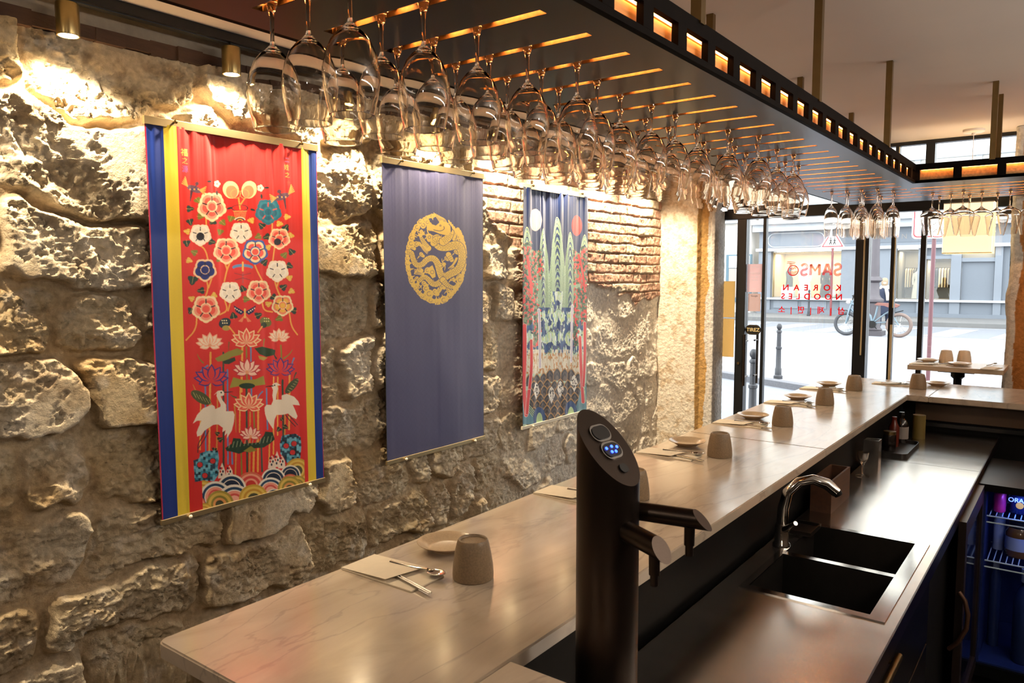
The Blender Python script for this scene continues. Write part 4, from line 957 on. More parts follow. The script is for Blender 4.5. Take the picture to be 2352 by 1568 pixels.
def banner_blue(z1, z0, y0, y1):
    A = Art(y0, y1, z0, z1, 420, 820, '#3a3a62')
    u = (A.Y-y0); v = (A.Z-z0)
    d1 = np.abs(((u+v) % .034)/.034-.5); d2 = np.abs(((u-v) % .034)/.034-.5)
    fret = np.where((np.floor((u+v)/.034)+np.floor((u-v)/.034)) % 2 == 0, (d1*8 % 1), (d2*8 % 1))
    A.c *= (.88+.26*(fret > .5))[..., None]; plain = A.c.copy()
    A.set(860, 340, 4.126)
    g, dk = '#d6b24c', '#32325a'
    cx, cy, rxx, ryy = 583, 1045, 292, 435
    def e(a, k=1.0): return (cx+rxx*k*math.cos(math.radians(a)), cy+ryy*k*math.sin(math.radians(a)))
    rnd = random.Random(4)
    # cloud scrolls around the rim
    for i in range(40):
        a = i*9+rnd.uniform(-3, 3); x, y = e(a, .93); s_ = rnd.uniform(20, 30)
        if 268 < a < 318: continue
        for k in range(3):
            q = math.radians(a+90); A.disc(x+(k-1)*s_*.8*math.cos(q), y+(k-1)*s_*1.3*math.sin(q), s_*(.95-.2*abs(k-1)), g)
        A.ring(x, y, s_*.5, 3.5, dk, 0, 260); A.stroke([(x, y), (x-s_*math.cos(math.radians(a))*2.0, y-s_*1.6*math.sin(math.radians(a)))], s_*.9, g, 5)
    for i in range(30):
        a = i*137.5; k_ = .25+.6*math.sqrt((i+.5)/30); x, y = e(a, k_); s_ = rnd.uniform(16, 24)
        A.disc(x, y, s_, g, s_*1.3, rnd.uniform(-1, 1)); A.disc(x+s_, y+s_*.8, s_*.8, g); A.ring(x, y, s_*.55, 3.5, dk, 20, 290); A.stroke([(x-s_*1.2, y+s_), (x-s_*2.2, y+s_*2.2)], s_*.6, g, 4)
    # flowing mane strands
    for k in range(6): A.stroke([(560+16*k, 615+9*k), (600+14*k, 680), (640+9*k, 730)], 7, g)
    for k in range(9): A.stroke([(700+17*k, 690+20*k), (735+14*k, 760+18*k), (715+13*k, 820+14*k), (745+12*k, 880+12*k)], 16, g, 5)
    def body(P, w0, w1):
        A.stroke(P, w0+10, dk, w1+8); A.stroke(P, w0, g, w1)
        Q = np.array(P, float)
        for _ in range(2):
            R_ = [Q[0]]
            for a, b in zip(Q[:-1], Q[1:]): R_ += [a*.75+b*.25, a*.25+b*.75]
            R_.append(Q[-1]); Q = np.array(R_)
        seg = np.hypot(*np.diff(Q, axis=0).T); cum = np.concatenate([[0], np.cumsum(seg)]); n = int(cum[-1]/15)
        for i in range(n):
            t = cum[-1]*(i+.5)/n; x = np.interp(t, cum, Q[:, 0]); y = np.interp(t, cum, Q[:, 1]); j = min(np.searchsorted(cum, t), len(seg))-1; tx, ty = (Q[j+1]-Q[j])/max(seg[j], 1e-6)
            wd = (w0+(w1-w0)*i/n)*.42; m_ = 2 if i % 2 else 3
            for k in range(m_):
                o = (k-(m_-1)/2)*wd*.75
                A.ring(x-ty*o, y+tx*o, 8.5, 3.0, '#5c5048', math.degrees(math.atan2(ty, tx))-80, math.degrees(math.atan2(ty, tx))+80)
    body([(760, 1180), (700, 1210), (650, 1240), (600, 1290), (550, 1290), (510, 1240), (470, 1215), (420, 1260)], 62, 40)
    body([(590, 860), (600, 930), (690, 940), (790, 910), (830, 980), (830, 1080), (790, 1160), (700, 1200), (650, 1240), (620, 1180), (600, 1090), (560, 1040), (500, 1050), (450, 1110), (390, 1110), (365, 1050), (350, 985), (310, 985)], 84, 40)
    body([(640, 880), (590, 860), (560, 900)], 70, 60)
    body([(720, 800), (700, 850), (650, 885)], 60, 76)
    body([(510, 950), (470, 900), (440, 850)], 56, 30)
    body([(650, 1250), (690, 1300), (740, 1320)], 56, 30); body([(700, 1010), (730, 1060)], 50, 40)
    # claws
    for x, y, a0 in ((435, 830, -100), (660, 1100, 150), (755, 1320, 20), (410, 1290, 110)):
        for k in range(5):
            a = math.radians(a0-80+40*k); A.stroke([(x, y), (x+32*math.cos(a), y+32*math.sin(a)), (x+58*math.cos(a+.3), y+58*math.sin(a+.3))], 13, g, 3)
        A.disc(x, y, 17, g)
    # head
    A.disc(650, 770, 84, dk, 60); A.poly([(490, 740), (520, 715), (580, 735), (620, 700), (680, 700), (715, 740), (720, 800), (690, 830), (620, 815), (560, 790), (510, 780)], g)
    A.stroke([(640, 715), (700, 715), (725, 705)], 12, g, 4); A.stroke([(500, 760), (505, 810), (560, 835)], 14, g, 6); A.stroke([(560, 775), (620, 790), (660, 770), (655, 745)], 6, dk); A.disc(622, 735, 9, dk); A.disc(622, 735, 4, g)
    A.disc(460, 730, 28, g, 34); A.ring(460, 730, 15, 4, dk); A.disc(520, 850, 28, g, 40); A.ring(520, 845, 13, 4, dk)
    for k in range(5): A.stroke([(425+14*k, 900+8*k), (455+12*k, 960), (500+6*k, 1000-12*k)], 7, g)
    for k in range(4): A.stroke([(700+16*k, 1140-10*k), (745+10*k, 1100-10*k), (770+5*k, 1040)], 7, g); A.stroke([(380, 1150+14*k), (430, 1160+12*k), (470, 1190+8*k)], 7, g); A.stroke([(580, 1400-12*k), (620, 1370-12*k), (650, 1320)], 7, g)
    A.poly([(520, 1130), (550, 1110), (575, 1170), (580, 1220), (550, 1235), (520, 1190)], g); A.ring(548, 1175, 16, 4, dk)
    for x, y, r in ((350, 850, 30), (345, 905, 34), (395, 910, 26), (350, 1260, 28), (520, 1380, 40), (490, 1330, 30), (660, 1440, 40), (600, 1480, 26), (810, 1250, 34), (400, 750, 30), (430, 700, 30)):
        A.disc(x, y, r, g); A.ring(x, y, r*.5, 4, dk, 30, 300)
    # everything outside the roundel stays plain cloth
    X = (A.px-860)*4.126; Yy = (A.py-340)*4.126; out = ((X-cx)/(rxx*1.01))**2+((Yy-cy)/(ryy*1.01))**2 > 1
    A.c[out] = plain[out]
    U = (A.Y-y0)/(y1-y0); A.c[(U < .006) | (U > .994)] = lin('#22263c')
    return A.out()
def banner_mtn(z1, z0, y0, y1):
    A = Art(y0, y1, z0, z1, 300, 620, '#0b2456'); A.set(1180, 410, 5.405)
    X = (A.px-1180)*5.405; Y = (A.py-410)*5.405        # upper design units; the lower half continues downwards
    def wob(s): return (fbm(X, Y, .018, 3, s)-.5)*26
    A.disc(272, 515, 80, '#e6d6ca', 136); A.disc(777, 585, 65, '#dc3a36', 127)
    land = (Y > 1180)
    A.c[land] = lin('#b9d6c0')
    def mount(cx, top, hw, bot, seed):
        d = (Y-top)-((np.abs(X-cx)+wob(seed)*.35)/hw)**1.75*230
        m = (d > 0) & (Y < bot)
        b = (d+wob(seed+1)) % 58
        c = np.zeros(X.shape+(3,)); c[:] = lin('#b4cf9c'); c[(b > 14) & (b < 25)] = lin('#12305c'); c[(b >= 24) & (b < 36)] = lin('#a6d0c4'); c[(b >= 36) & (b < 42)] = lin('#23487c'); c[(d < 12)] = lin('#c8dcae')
        deep = (np.abs(X-cx+wob(seed+2)*.6) < hw*.5) & (d > 120) & (((d+wob(seed+3)*2) % 96) < 50); c[deep] = lin('#16336e')
        A.c[m] = c[m]
    # blue cliffs in the middle
    wy_ = Y+np.abs(((X+wob(40)*2) % 90)-45)*1.6
    n1 = fbm(X, Y*.22, .045, 3, 50); n2 = fbm(X, Y*.16, .11, 2, 51); bd = (wy_+wob(44)*4) % 260
    mid = (Y > 1180) & (Y < 2220)
    A.c[mid] = lin('#a8d0c8'); m = mid & (n2 > .56); A.c[m] = lin('#dcece6'); m = mid & (n2 < .40); A.c[m] = lin('#c4dca0')
    m = mid & (bd < 70+60*n1) & (n1 > .36); A.c[m] = lin('#173a78')
    m = mid & (bd > 74+60*n1) & (bd < 84+60*n1); A.c[m] = lin('#10233f')
    m = mid & (n1 > .62); A.c[m] = lin('#2a5590')
    mount(155, 600, 62, 1500, 1); mount(870, 695, 55, 1500, 7); mount(368, 620, 44, 1600, 13); mount(695, 662, 46, 1600, 19); mount(540, 478, 50, 1400, 25)
    # foliage
    def tree(x0, x1, ya, yb, seed):
        nb = fbm(X, Y, .03, 4, seed); ed = (fbm(X, Y, .02, 3, seed+5)-.5)*110
        m = (X > x0+ed*.3) & (X < x1+ed*.8) & (Y > ya+ed) & (Y < yb+ed)
        c = np.zeros(X.shape+(3,)); c[:] = lin('#4c6a48'); c[nb > .55] = lin('#2e4a30'); c[nb < .42] = lin('#7d9478')
        r = fbm(X, Y*.7, .055, 3, seed+9); c[r > .585] = lin('#e0403c'); c[(r > .565) & (r < .585)] = lin('#e8b0a0')
        A.c[m] = c[m]
    tree(90, 235, 800, 1830, 60); tree(215, 350, 880, 1260, 70); tree(730, 850, 900, 1300, 80); tree(830, 930, 850, 1800, 90); tree(90, 300, 1300, 1700, 100); tree(740, 930, 1350, 1760, 110); tree(230, 320, 1560, 2100, 115); tree(740, 800, 1700, 2080, 118)
    for p, wd in (([(165, 1000), (195, 1200), (215, 1420)], 36), ([(800, 950), (850, 1150), (880, 1400)], 26)): A.stroke(p, wd, '#e2403c')
    lo = lambda x, y: ((x/5.2278+1180-1180)*5.405, (y/5.2278+690-410)*5.405)
    # misty ground and the dark wave hills
    A.c[(Y > 2190) & (Y < 2420)] = lin('#d9d2bc'); mm_ = (Y > 2120) & (Y < 2420) & (fbm(X, Y*.15, .06, 3, 130) > .5); A.c[mm_] = lin('#e6e0cc')
    mm_ = (Y > 2160) & (Y < 2420) & (fbm(X, Y*.3, .09, 2, 131) > .62); A.c[mm_] = lin('#c08a48')
    rn = random.Random(3)
    for row in range(7):
        for k in range(8):
            x, y = lo(190+k*82+(row % 2)*41+rn.uniform(-8, 8), 900+row*78+rn.uniform(-12, 12)-(60 if 2 < k < 7 else 0)*(row == 0))
            for q, c in ((1, '#b98a4c'), (.9, '#2c2423'), (.72, '#54463e'), (.6, '#332a28'), (.42, '#6a5648')):
                r_ = 54*q*1.03; A.poly([(x-r_, y+130), (x-r_*.8, y+130-110*q), (x-r_*.35, y+130-150*q), (x, y+130-165*q), (x+r_*.35, y+130-150*q), (x+r_*.8, y+130-110*q), (x+r_, y+130)], c)
    for x, y in ((265, 1080), (445, 1130), (555, 1060), (722, 990)):
        x, y = lo(x, y); A.poly([(x-42, y), (x-20, y-80), (x, y-105), (x+20, y-80), (x+42, y), (x, y+110)], '#efe9de')
        for k in range(16): A.disc(x+rn.uniform(-28, 28), y+rn.uniform(-70, 60), 5, '#1c1a1c', 11)
    for p in ([(85, 1130), (240, 1330), (230, 1480), (80, 1480)], [(800, 1060), (870, 980), (870, 1340), (720, 1360)]):
        q = [lo(*t) for t in p]; A.poly(q, '#5f92a4')
        for k in range(7): A.stroke([(q[0][0]+10*k, q[0][1]+26*k), (q[1][0]-4*k, q[1][1]+10*k)], 8, '#14305c' if k % 2 else '#c4dca8')
    for x, y in ((300, 1400), (680, 1330)):
        x, y = lo(x, y); A.disc(x, y, 75, '#16407c', 130); A.disc(x+4, y+50, 38, '#bcdca4', 110)
    for p, wd in (([(120, 300), (125, 700), (110, 1010), (140, 1370)], 44), ([(200, 480), (205, 800), (175, 1100)], 32), ([(175, 1080), (150, 1350)], 36), ([(790, 440), (800, 800), (830, 1215)], 36), ([(852, 270), (850, 700), (832, 1020)], 32)):
        q = [lo(*t) for t in p]; A.stroke(q, wd+8, '#f0e8e0'); A.stroke(q, wd, '#e23c3c')
    for p in ([(300, 110), (312, 200), (312, 800)], [(700, 60), (692, 200), (688, 730)]):
        q = [lo(*t) for t in p]; A.stroke(q, 34, '#eceaf0'); A.stroke(q, 9, '#8a84b0')
    U = (A.Y-y0)/(y1-y0); A.c[(U < .007) | (U > .993)] = lin('#14203a')
    return A.out()
M_cloth = mat('printed_satin', attr='Col', rough=.42, noise=.06, nscale=400, bump=.0003, bscale=500, sheen=.25, spec=.4)
M_cloth2 = mat('woven_cloth', attr='Col', rough=.5, noise=.08, nscale=500, bump=.0004, bscale=500, sheen=.4, spec=.4)
def banner(label, y0, y1, z1, z0, art, m, fold, seed, pegs, rodm):
    yc = (y0+y1)/2; b = empty('hanging_banner', (-2.74, yc, z1), label=label, cat='banner', group='printed cloth banners on the stone wall')
    img = art(z1-.018, z0+.012, y0, y1); nv, nu = img.shape[:2]
    u = np.linspace(0, 1, nu); v = np.linspace(0, 1, nv); U, V = np.meshgrid(u, v); w_ = y1-y0; h_ = z1-z0-.03
    fr_ = fbm(U*w_*26+seed, V*.6, 1, 3, seed)-.5
    X = fold*(fr_*.022*np.exp(-V*5)+(fbm(U*7+seed, V*.9, 1, 3, seed+4)-.5)*.022)+(fbm(U*3, V*2, 1, 2, seed+8)-.5)*.010
    P = np.stack([X+.004*np.sin(PI*V)*0+.002, y0-yc+U*w_, -.018-V*h_], -1)
    o = grid_obj('cloth', P, nu, nv, img, m, b)
    q = MB(); q.box(-.004, .006, y0-yc-.006, y1-yc+.006, -.026, .004, .001); q.box(-.012, -.004, y0-yc-.004, y1-yc+.004, -.022, .002); q.build('top_rod', rodm, b)
    q = MB(); q.box(-.004, .008, y0-yc-.004, y1-yc+.004, z0-z1-.006, z0-z1+.014, .001); q.build('bottom_rod', rodm, b)
    for (py_, tz) in [(p, -.004) for p in pegs]+[(p, z0-z1+.002) for p in pegs]:
        s_ = MB(); s_.cyl((-.08, py_-yc, tz), (.014, py_-yc, tz), .0035, n=10); s_.lathe([(0, .018), (.006, .016), (.008, .012), (.006, .008)], 12, (0, 0, 0))
        s_.v[-48:] = [(p[2]+.004, p[0]+py_-yc, p[1]+tz) for p in s_.v[-48:]]
        s_.build('hook', M_brass if tz > -.5 else M_paper, b)
    return b
banner('tall red banner with blue and yellow edges, lotus flowers and two white cranes', 1.437, 2.203, 2.302, .797, banner_red, M_cloth, .8, 3, (1.545, 2.115), M_goldrod)
banner('dark slate blue banner with a round gold dragon', 2.597, 3.365, 2.300, .795, banner_blue, M_cloth2, .16, 11, (2.72, 3.27), M_goldrod)
banner('painted landscape banner with red sun, white moon and green peaks', 3.737, 4.500, 2.285, .788, banner_mtn, M_cloth, .8, 23, (3.84, 4.41), mat('pale_rod', '#d9ceb4', .4))

# ------------------------------------------------------------------ place settings
def make_mug():
    g = empty('mug'); m = MB()      # stands upside down: rim below, foot ring on top
    m.lathe([(.0375, .003), (.0405, .0), (.0425, .002), (.0428, .010), (.0415, .030), (.0375, .056), (.0335, .074), (.0315, .080), (.0300, .0825), (.0275, .0830), (.0258, .0815), (.0250, .0785), (.012, .0778), (0, .0775)], 36)
    o = m.build('body', M_ceram, g); o.data.polygons.foreach_set('use_smooth', [True]*len(o.data.polygons)); return g
def make_plate(m_, r=.068):
    g = empty('plate'); k = r/.068
    m = MB(); m.lathe([(0, .0075), (.034*k, .0072), (.042*k, .0085), (.052*k, .0150), (.0655*k, .0205), (.0675*k, .0208), (.068*k, .0200), (.0665*k, .0185), (.052*k, .0120), (.041*k, .0055), (.034*k, .0030), (.0335*k, .0), (.031*k, .0), (.030*k, .003), (0, .0035)], 40)
    o = m.build('dish', m_, g); o.data.polygons.foreach_set('use_smooth', [True]*len(o.data.polygons)); return g
def make_sleeve():
    g = empty('napkin'); B('folded_sheet', M_paper, -.103, .103, -.049, .049, 0, .0035, g, .001)
    q = MB(); q.add([(-.1025, -.0485, .0036), (.030, -.0485, .0095), (.052, .0485, .0095), (-.1025, .0485, .0036), (-.1025, -.0485, .0044), (.030, -.0485, .0103), (.052, .0485, .0103), (-.1025, .0485, .0044)], [(0, 3, 2, 1), (4, 5, 6, 7), (0, 1, 5, 4), (1, 2, 6, 5), (2, 3, 7, 6), (3, 0, 4, 7)]); q.build('pocket', M_paper, g); return g
def make_spoon():
    g = empty('spoon'); v = []; f = []; n = 14; rings = 7
    for i in range(rings+1):
        r = i/rings
        for k in range(n):
            a = 2*PI*k/n; v.append((.075+.021*r*math.cos(a)*1.15, .0165*r*math.sin(a), .013-.0075*(1-r*r)+.0015*r*math.cos(a)))
    for i in range(rings):
        for k in range(n): f.append((i*n+k, i*n+(k+1) % n, (i+1)*n+(k+1) % n, (i+1)*n+k))
    m = MB(); m.add(v, f, True); 
    o = m.build('bowl', M_chrome, g); so = o.modifiers.new('thick', 'SOLIDIFY'); so.thickness = .0012
    m = MB(); m.tube([(-.055, 0, .0068), (0, 0, .0072), (.035, 0, .0115), (.052, 0, .0138)], [.0040, .0034, .0028, .0034], 10); m.build('handle', M_chrome, g); return g
def make_chopstick():
    g = empty('chopstick'); m = MB(); m.tube([(-.09, 0, .0066), (.045, 0, .0062)], [.0028, .0022], 8); m.build('stick', M_steelb, g); return g
mug0 = plate0 = nap0 = spo0 = cho0 = None
settings = [(1.172, 'nearest the camera at the front end of the bar'), (1.88, 'of the second setting, partly hidden by the tap tower'), (2.507, 'of the third setting, just past the tap tower'),
            (3.195, 'of the fourth setting along the bar'), (3.845, 'of the fifth setting along the bar'), (4.435, 'of the last setting before the bar corner')]
rj = random.Random(5)
for i, (y, t) in enumerate(settings):
    dy = (.0, .01, .0, -.01, .0, .0)[i]
    if i == 0: mug0 = make_mug(); plate0 = make_plate(M_plate); nap0 = make_sleeve(); spo0 = make_spoon(); cho0 = make_chopstick(); M, P_, N_, S_, C_ = mug0, plate0, nap0, spo0, cho0
    else: M, P_, N_, S_, C_ = [copy_tree(q) for q in (mug0, plate0, nap0, spo0, cho0)]
    z = 1.1
    M.location = (-.985, y, z); tag(M, 'upturned beige mug, '+t, 'mug', 'upturned mugs along the bar')
    px_ = -1.140+rj.uniform(-.006, .006)
    P_.location = (px_, y+.090+dy, z); tag(P_, 'stoneware side plate, '+t, 'plate', 'side plates along the bar')
    N_.location = (-1.137, y-.085, z); N_.rotation_euler = (0, 0, rj.uniform(-.03, .03)); tag(N_, 'folded cream paper sleeve, '+t, 'napkin', 'paper sleeves along the bar')
    S_.location = (-1.118, y-.052, z); S_.rotation_euler = (0, 0, rj.uniform(-.05, .05)); tag(S_, 'steel spoon, '+t, 'spoon', 'steel spoons along the bar')
    for j, off_ in enumerate((-.1165, -.110)):
        q = C_ if j == 0 else copy_tree(cho0)
        q.location = (-1.036, y+off_, z); q.rotation_euler = (0, 0, -.20); tag(q, ('nearer', 'farther')[j]+' steel chopstick, '+t, 'chopstick', 'steel chopsticks along the bar')
def place(kind, src, x, y, z, label, cat, rz=0.0, group=None):
    q = copy_tree(src); q.location = (x, y, z); q.rotation_euler = (0, 0, rz); tag(q, label, cat)
    if group: q['group'] = group
    elif 'group' in q: del q['group']
    return q
place('mug', mug0, -.715, 4.71, 1.1, 'upturned beige mug on the marble arm at the inner corner', 'mug', group='upturned mugs along the bar')
place('plate', plate0, -.645, 4.90, 1.1, 'stoneware side plate on the marble arm right behind the corner mug', 'plate', group='side plates along the bar')
place('napkin', nap0, -.86, 4.81, 1.1, 'paper cutlery sleeve lying left of the corner mug', 'napkin', PI/2*0, 'paper sleeves along the bar')
place('spoon', spo0, -.865, 4.80, 1.1, 'steel spoon lying left of the corner mug', 'spoon', .0, 'steel spoons along the bar')
# high table by the window
mugw = make_mug(); mugw.children[0].data.materials[0] = M_ceram_w; platew = make_plate(M_plate_w)
tb = empty('high_table', (-.62, 5.56, 0), label='high narrow table with pale stone top and black pedestal by the window', cat='table')
B('table_top', mat('pale_stone_top', '#c9b59a', .35, noise=.2, nscale=14), -.262, .258, -.18, .19, 1.13, 1.16, tb, .002)
MB().lathe([(.024, 0), (.024, 1.07), (.040, 1.085), (.040, 1.12), (.0, 1.12)], 20).build('pedestal', M_black, tb)
MB().lathe([(0, .02), (.2, .018), (.21, .008), (.21, 0), (0, 0)], 28, (0, 0, 0)).build('foot', M_black, tb)
B('support_plate', M_black, -.1, .1, -.1, .1, 1.118, 1.13, tb)
mugw.location = (-.700, 5.655, 1.16); tag(mugw, 'pale upturned mug on the window table, the left one of the pair', 'mug', 'mugs on the window table')
place('mug', mugw, -.602, 5.685, 1.16, 'pale upturned mug on the window table, the right one of the pair', 'mug', group='mugs on the window table')
platew.location = (-.800, 5.640, 1.16); tag(platew, 'pale side plate at the left end of the window table', 'plate', 'plates on the window table')
place('plate', platew, -.605, 5.50, 1.16, 'pale side plate in front of the two mugs on the window table', 'plate', group='plates on the window table')
place('napkin', nap0, -.775, 5.46, 1.16, 'paper cutlery sleeve at the left of the window table', 'napkin', group='sleeves on the window table')
n2 = place('napkin', nap0, -.430, 5.44, 1.16, 'paper cutlery sleeve at the right of the window table', 'napkin', 1.35, group='sleeves on the window table'); n2.scale = (.75, .75, 1)
place('spoon', spo0, -.72, 5.475, 1.16, 'steel spoon in the left sleeve on the window table', 'spoon', 0)
place('spoon', spo0, -.45, 5.62, 1.16, 'steel spoon lying at the right end of the window table', 'spoon', 1.3)

# ------------------------------------------------------------------ tap tower
tw = empty('tap_tower', (-.608, 1.068, .90), label='dark steel drinks tap tower with slanted button face and two spouts', cat='tap')
R_ = .0515; n = 48
nx, ny = .80, .60       # the face slants down towards the worktop side
c37, s37 = math.cos(YAW), math.sin(YAW)
GX, GY = 1.07, -.10
def tz(x, y): return .545-x*GX-y*GY
v = []; f = []
for k in range(n):
    a = 2*PI*k/n; x, y = R_*math.cos(a), R_*math.sin(a); v.append((x, y, 0)); v.append((x, y, tz(x, y)))
for k in range(n): a = 2*k; b = 2*((k+1) % n); f.append((a, b, b+1, a+1))
m = MB(); m.add(v, f, True); m.add([v[2*k+1] for k in range(n)], [tuple(range(n))]); m.add([v[2*k] for k in range(n)], [tuple(range(n))]); m.build('column', M_tower, tw)
MB().lathe([(.0, .0), (.066, .0), (.066, .006), (.053, .008)], 32).build('base_flange', M_tower, tw)
# slanted face frame
Nn = Vector((GX, GY, 1)).normalized(); dn = Vector((GX, GY, 0)); dn = (dn-Nn*dn.dot(Nn)).normalized(); sd = Nn.cross(dn)
fc = Vector((0, 0, tz(0, 0)))
def pad(t, w2, h2, name, mt, ring=True, z=.0045):
    c = fc+dn*t+Nn*.0; M4 = Matrix(((sd.x, dn.x, Nn.x, c.x), (sd.y, dn.y, Nn.y, c.y), (sd.z, dn.z, Nn.z, c.z), (0, 0, 0, 1)))
    o = MB().prism(stadium(w2, h2), -.001, z).build(name, mt, tw); o.matrix_local = M4
    if ring:
        q = MB().prism(stadium(w2+.0035, h2+.0035), -.001, z-.0015).build(name+'_ring', M_steelb, tw); q.matrix_local = M4
    return o, M4
pad(-.026, .021, .0125, 'button_panel', M_blackp)
o, M4 = pad(.008, .021, .0125, 'button_panel', M_blackp)
M_blue = mat('blue_button_light', '#2030ff', .4, emis=(.02, .06, 1.0), estr=5)
for k, (x, y) in enumerate(((-.014, -.004), (-.006, .004), (.001, -.005), (.004, .005), (.013, -.002))):
    q = MB().lathe([(.0026, .0), (.0026, .0012), (0, .0012)], 12, (x, y, .0046)).build('button_light', M_blue, tw); q.matrix_local = M4
pad(.043, .010, .008, 'sensor', M_blackp, False, .003)
# spouts
def spout(p0, d, L, r, name):
    d = Vector(d).normalized(); p0 = Vector(p0); up = Vector((0, 0, 1)); sx = d.cross(up).normalized(); u2 = sx.cross(d)
    v = []; f = []; n = 28
    for k in range(n):
        a = 2*PI*k/n; o_ = sx*math.cos(a)*r+u2*math.sin(a)*r; e = L+.62*r*2*(-math.sin(a)*.75+.0)
        v.append(p0+o_); v.append(p0+d*e+o_)
    for k in range(n): a = 2*k; b = 2*((k+1) % n); f.append((a, b, b+1, a+1))
    m = MB(); m.add(v, f, True); m.add([v[2*k+1] for k in range(n)], [tuple(range(n))]); o = m.build(name, M_tower, tw)
    q = MB(); e = p0+d*(L*.82); q.cyl(e-u2*r*.4, e-Vector((0, 0, r+.028)), .0085, .0085); q.cyl(e-Vector((0, 0, r+.026)), e-Vector((0, 0, r+.045)), .0065); q.build('nozzle', M_tower, o)
spout((.030, .035, .436), (1.0, .10, .02), .115, .0155, 'spout')
spout((.040, -.016, .418), (1.0, -.30, -.12), .080, .0165, 'spout')

# ------------------------------------------------------------------ kitchen tap and small things on the worktop
fa = empty('kitchen_tap', (-.702, 2.30, .90), label='arched chrome kitchen tap with lever beside the sink', cat='tap')
MB().lathe([(.026, 0), (.026, .010), (.021, .016), (.0205, .060), (.018, .072), (0, .074)], 24).build('body', M_chrome, fa)
MB().tube([(0, 0, .05), (.002, .002, .12), (.012, .008, .17), (.040, .020, .203), (.078, .033, .214), (.115, .045, .203), (.142, .053, .180)], [.0175, .0165, .0150, .0140, .0150, .0175, .0160], 18).build('spout', M_chrome, fa)
MB().tube([(.142, .053, .180), (.147, .055, .172)], [.0135, .0125], 16).build('spray_head', M_blackp, fa)
m = MB(); m.tube([(.015, -.02, .062), (.030, -.045, .075), (.062, -.075, .104)], [.010, .0085, .0065], 12); m.build('lever', M_chrome, fa)
dk = MB(); dk.box(-.035, .045, -.06, .06, 0, .004, .001); dk.box(-.035, -.031, -.06, .06, .004, .014); dk.box(.041, .045, -.06, .06, .004, .014); dk.box(-.031, .041, -.06, -.056, .004, .014); dk.box(-.031, .041, .056, .06, .004, .014)
tag(dk.build('soap_tray', mat('dark_tray_steel', '#4a4542', .3, .9), None, (-.712-.0+.015, 2.49, .9005)), 'small dark metal tray between the tap and the sink', 'tray')
wbx_ = empty('wooden_box', (-.70, 2.85, .90), label='plain brown wooden box standing under the bar edge', cat='box')
q = MB(); q.box(-.035, .035, -.13, -.122, 0, .115); q.box(-.035, .035, .122, .13, 0, .115); q.box(-.035, -.028, -.122, .122, 0, .115); q.box(.028, .035, -.122, .122, 0, .115); q.box(-.028, .028, -.122, .122, 0, .006); q.build('board', mat('dark_brown_wood', '#4a2d1a', .6, noise=.3, nscale=6, stretch=(12, 1, 12)), wbx_)
def bottle(name, loc, prof, mt, label, cat, capm=None, caph=None, lab=None):
    b = empty(name, loc, label=label, cat=cat); MB().lathe(prof, 24, cap0=True, cap1=True).build('body', mt, b)
    if caph: MB().lathe([(caph[0], caph[1]), (caph[0], caph[2]), (0, caph[2])], 20).build('cap', capm, b)
    if lab: MB().lathe([(lab[0], lab[1]), (lab[0], lab[2])], 24).build('label', lab[3], b)
    return b
M_btl = mat('dark_bottle_glass', '#1c1512', .1, .0, spec=.7); M_lab = mat('pale_bottle_label', '#8d847e', .6, noise=.1); M_redb = mat('red_sauce', '#5a1f14', .25)
bottle('bottle', (-.690, 4.12, .90), [(.030, 0), (.032, .01), (.032, .09), (.022, .115), (.011, .125), (.011, .145)], M_btl, 'dark bottle with a pale label under the bar corner', 'bottle', M_blackp, (.012, .14, .155), (.0325, .025, .085, M_lab))
bottle('bottle', (-.700, 3.99, .90), [(.022, 0), (.024, .008), (.024, .10), (.014, .12), (.010, .14)], M_redb, 'narrow red sauce bottle left of the pale labelled one', 'bottle', M_redb, (.011, .135, .15))
bottle('jar', (-.698, 3.88, .90), [(.026, 0), (.028, .006), (.028, .075), (.024, .085)], M_btl, 'short dark jar with a brass coloured lid behind the tray', 'jar', M_brass, (.027, .083, .098))
bottle('carton', (-.640, 4.30, .90), [(.03, 0), (.03, .12)], mat('ochre_carton', '#6d5a26', .6), 'ochre round tub in the dark corner of the worktop', 'tub')
q = MB(); q.box(-.03, .03, -.002, .002, 0, .12); q.box(-.03, .03, .05, .054, 0, .12); q.box(-.03, -.027, 0, .05, 0, .12); q.box(.027, .03, 0, .05, 0, .12)
tag(q.build('steel_holder', M_steel, None, (-.700, 3.50, .90)), 'open steel sheet holder under the bar between glass and tray', 'holder')
tray = empty('serving_tray', (-.665, 3.93, .90), label='dark non-slip serving tray lying at the far end of the worktop', cat='tray')
def rrect(x, y, r, n=6): return corner(-x+r, -y+r, r, 180, 270, n)+corner(x-r, -y+r, r, 270, 360, n)+corner(x-r, y-r, r, 0, 90, n)+corner(-x+r, y-r, r, 90, 180, n)
ty = MB(); P1 = rrect(.062, .175, .03); P2 = rrect(.058, .171, .027); nn = len(P1)
ty.prism(P2, .004, .007); ty.v += [(x, y, .0) for x, y in P1]+[(x, y, .022) for x, y in P1]+[(x*.955, y*.98, .022) for x, y in P1]+[(x, y, .006) for x, y in P2]
b0 = len(ty.v)-4*nn
for j in range(3):
    for k in range(nn): ty.f.append((b0+j*nn+k, b0+j*nn+(k+1) % nn, b0+(j+1)*nn+(k+1) % nn, b0+(j+1)*nn+k)); ty.smooth.append(False); ty.mi.append(0)
ty.build('tray_body', mat('tray_rubber', '#1d1b1a', .35), tray)
cg = empty('cordial_glass', (-.695, 3.33, .90), label='small clear stemmed glass standing on the worktop under the bar', cat='glass')
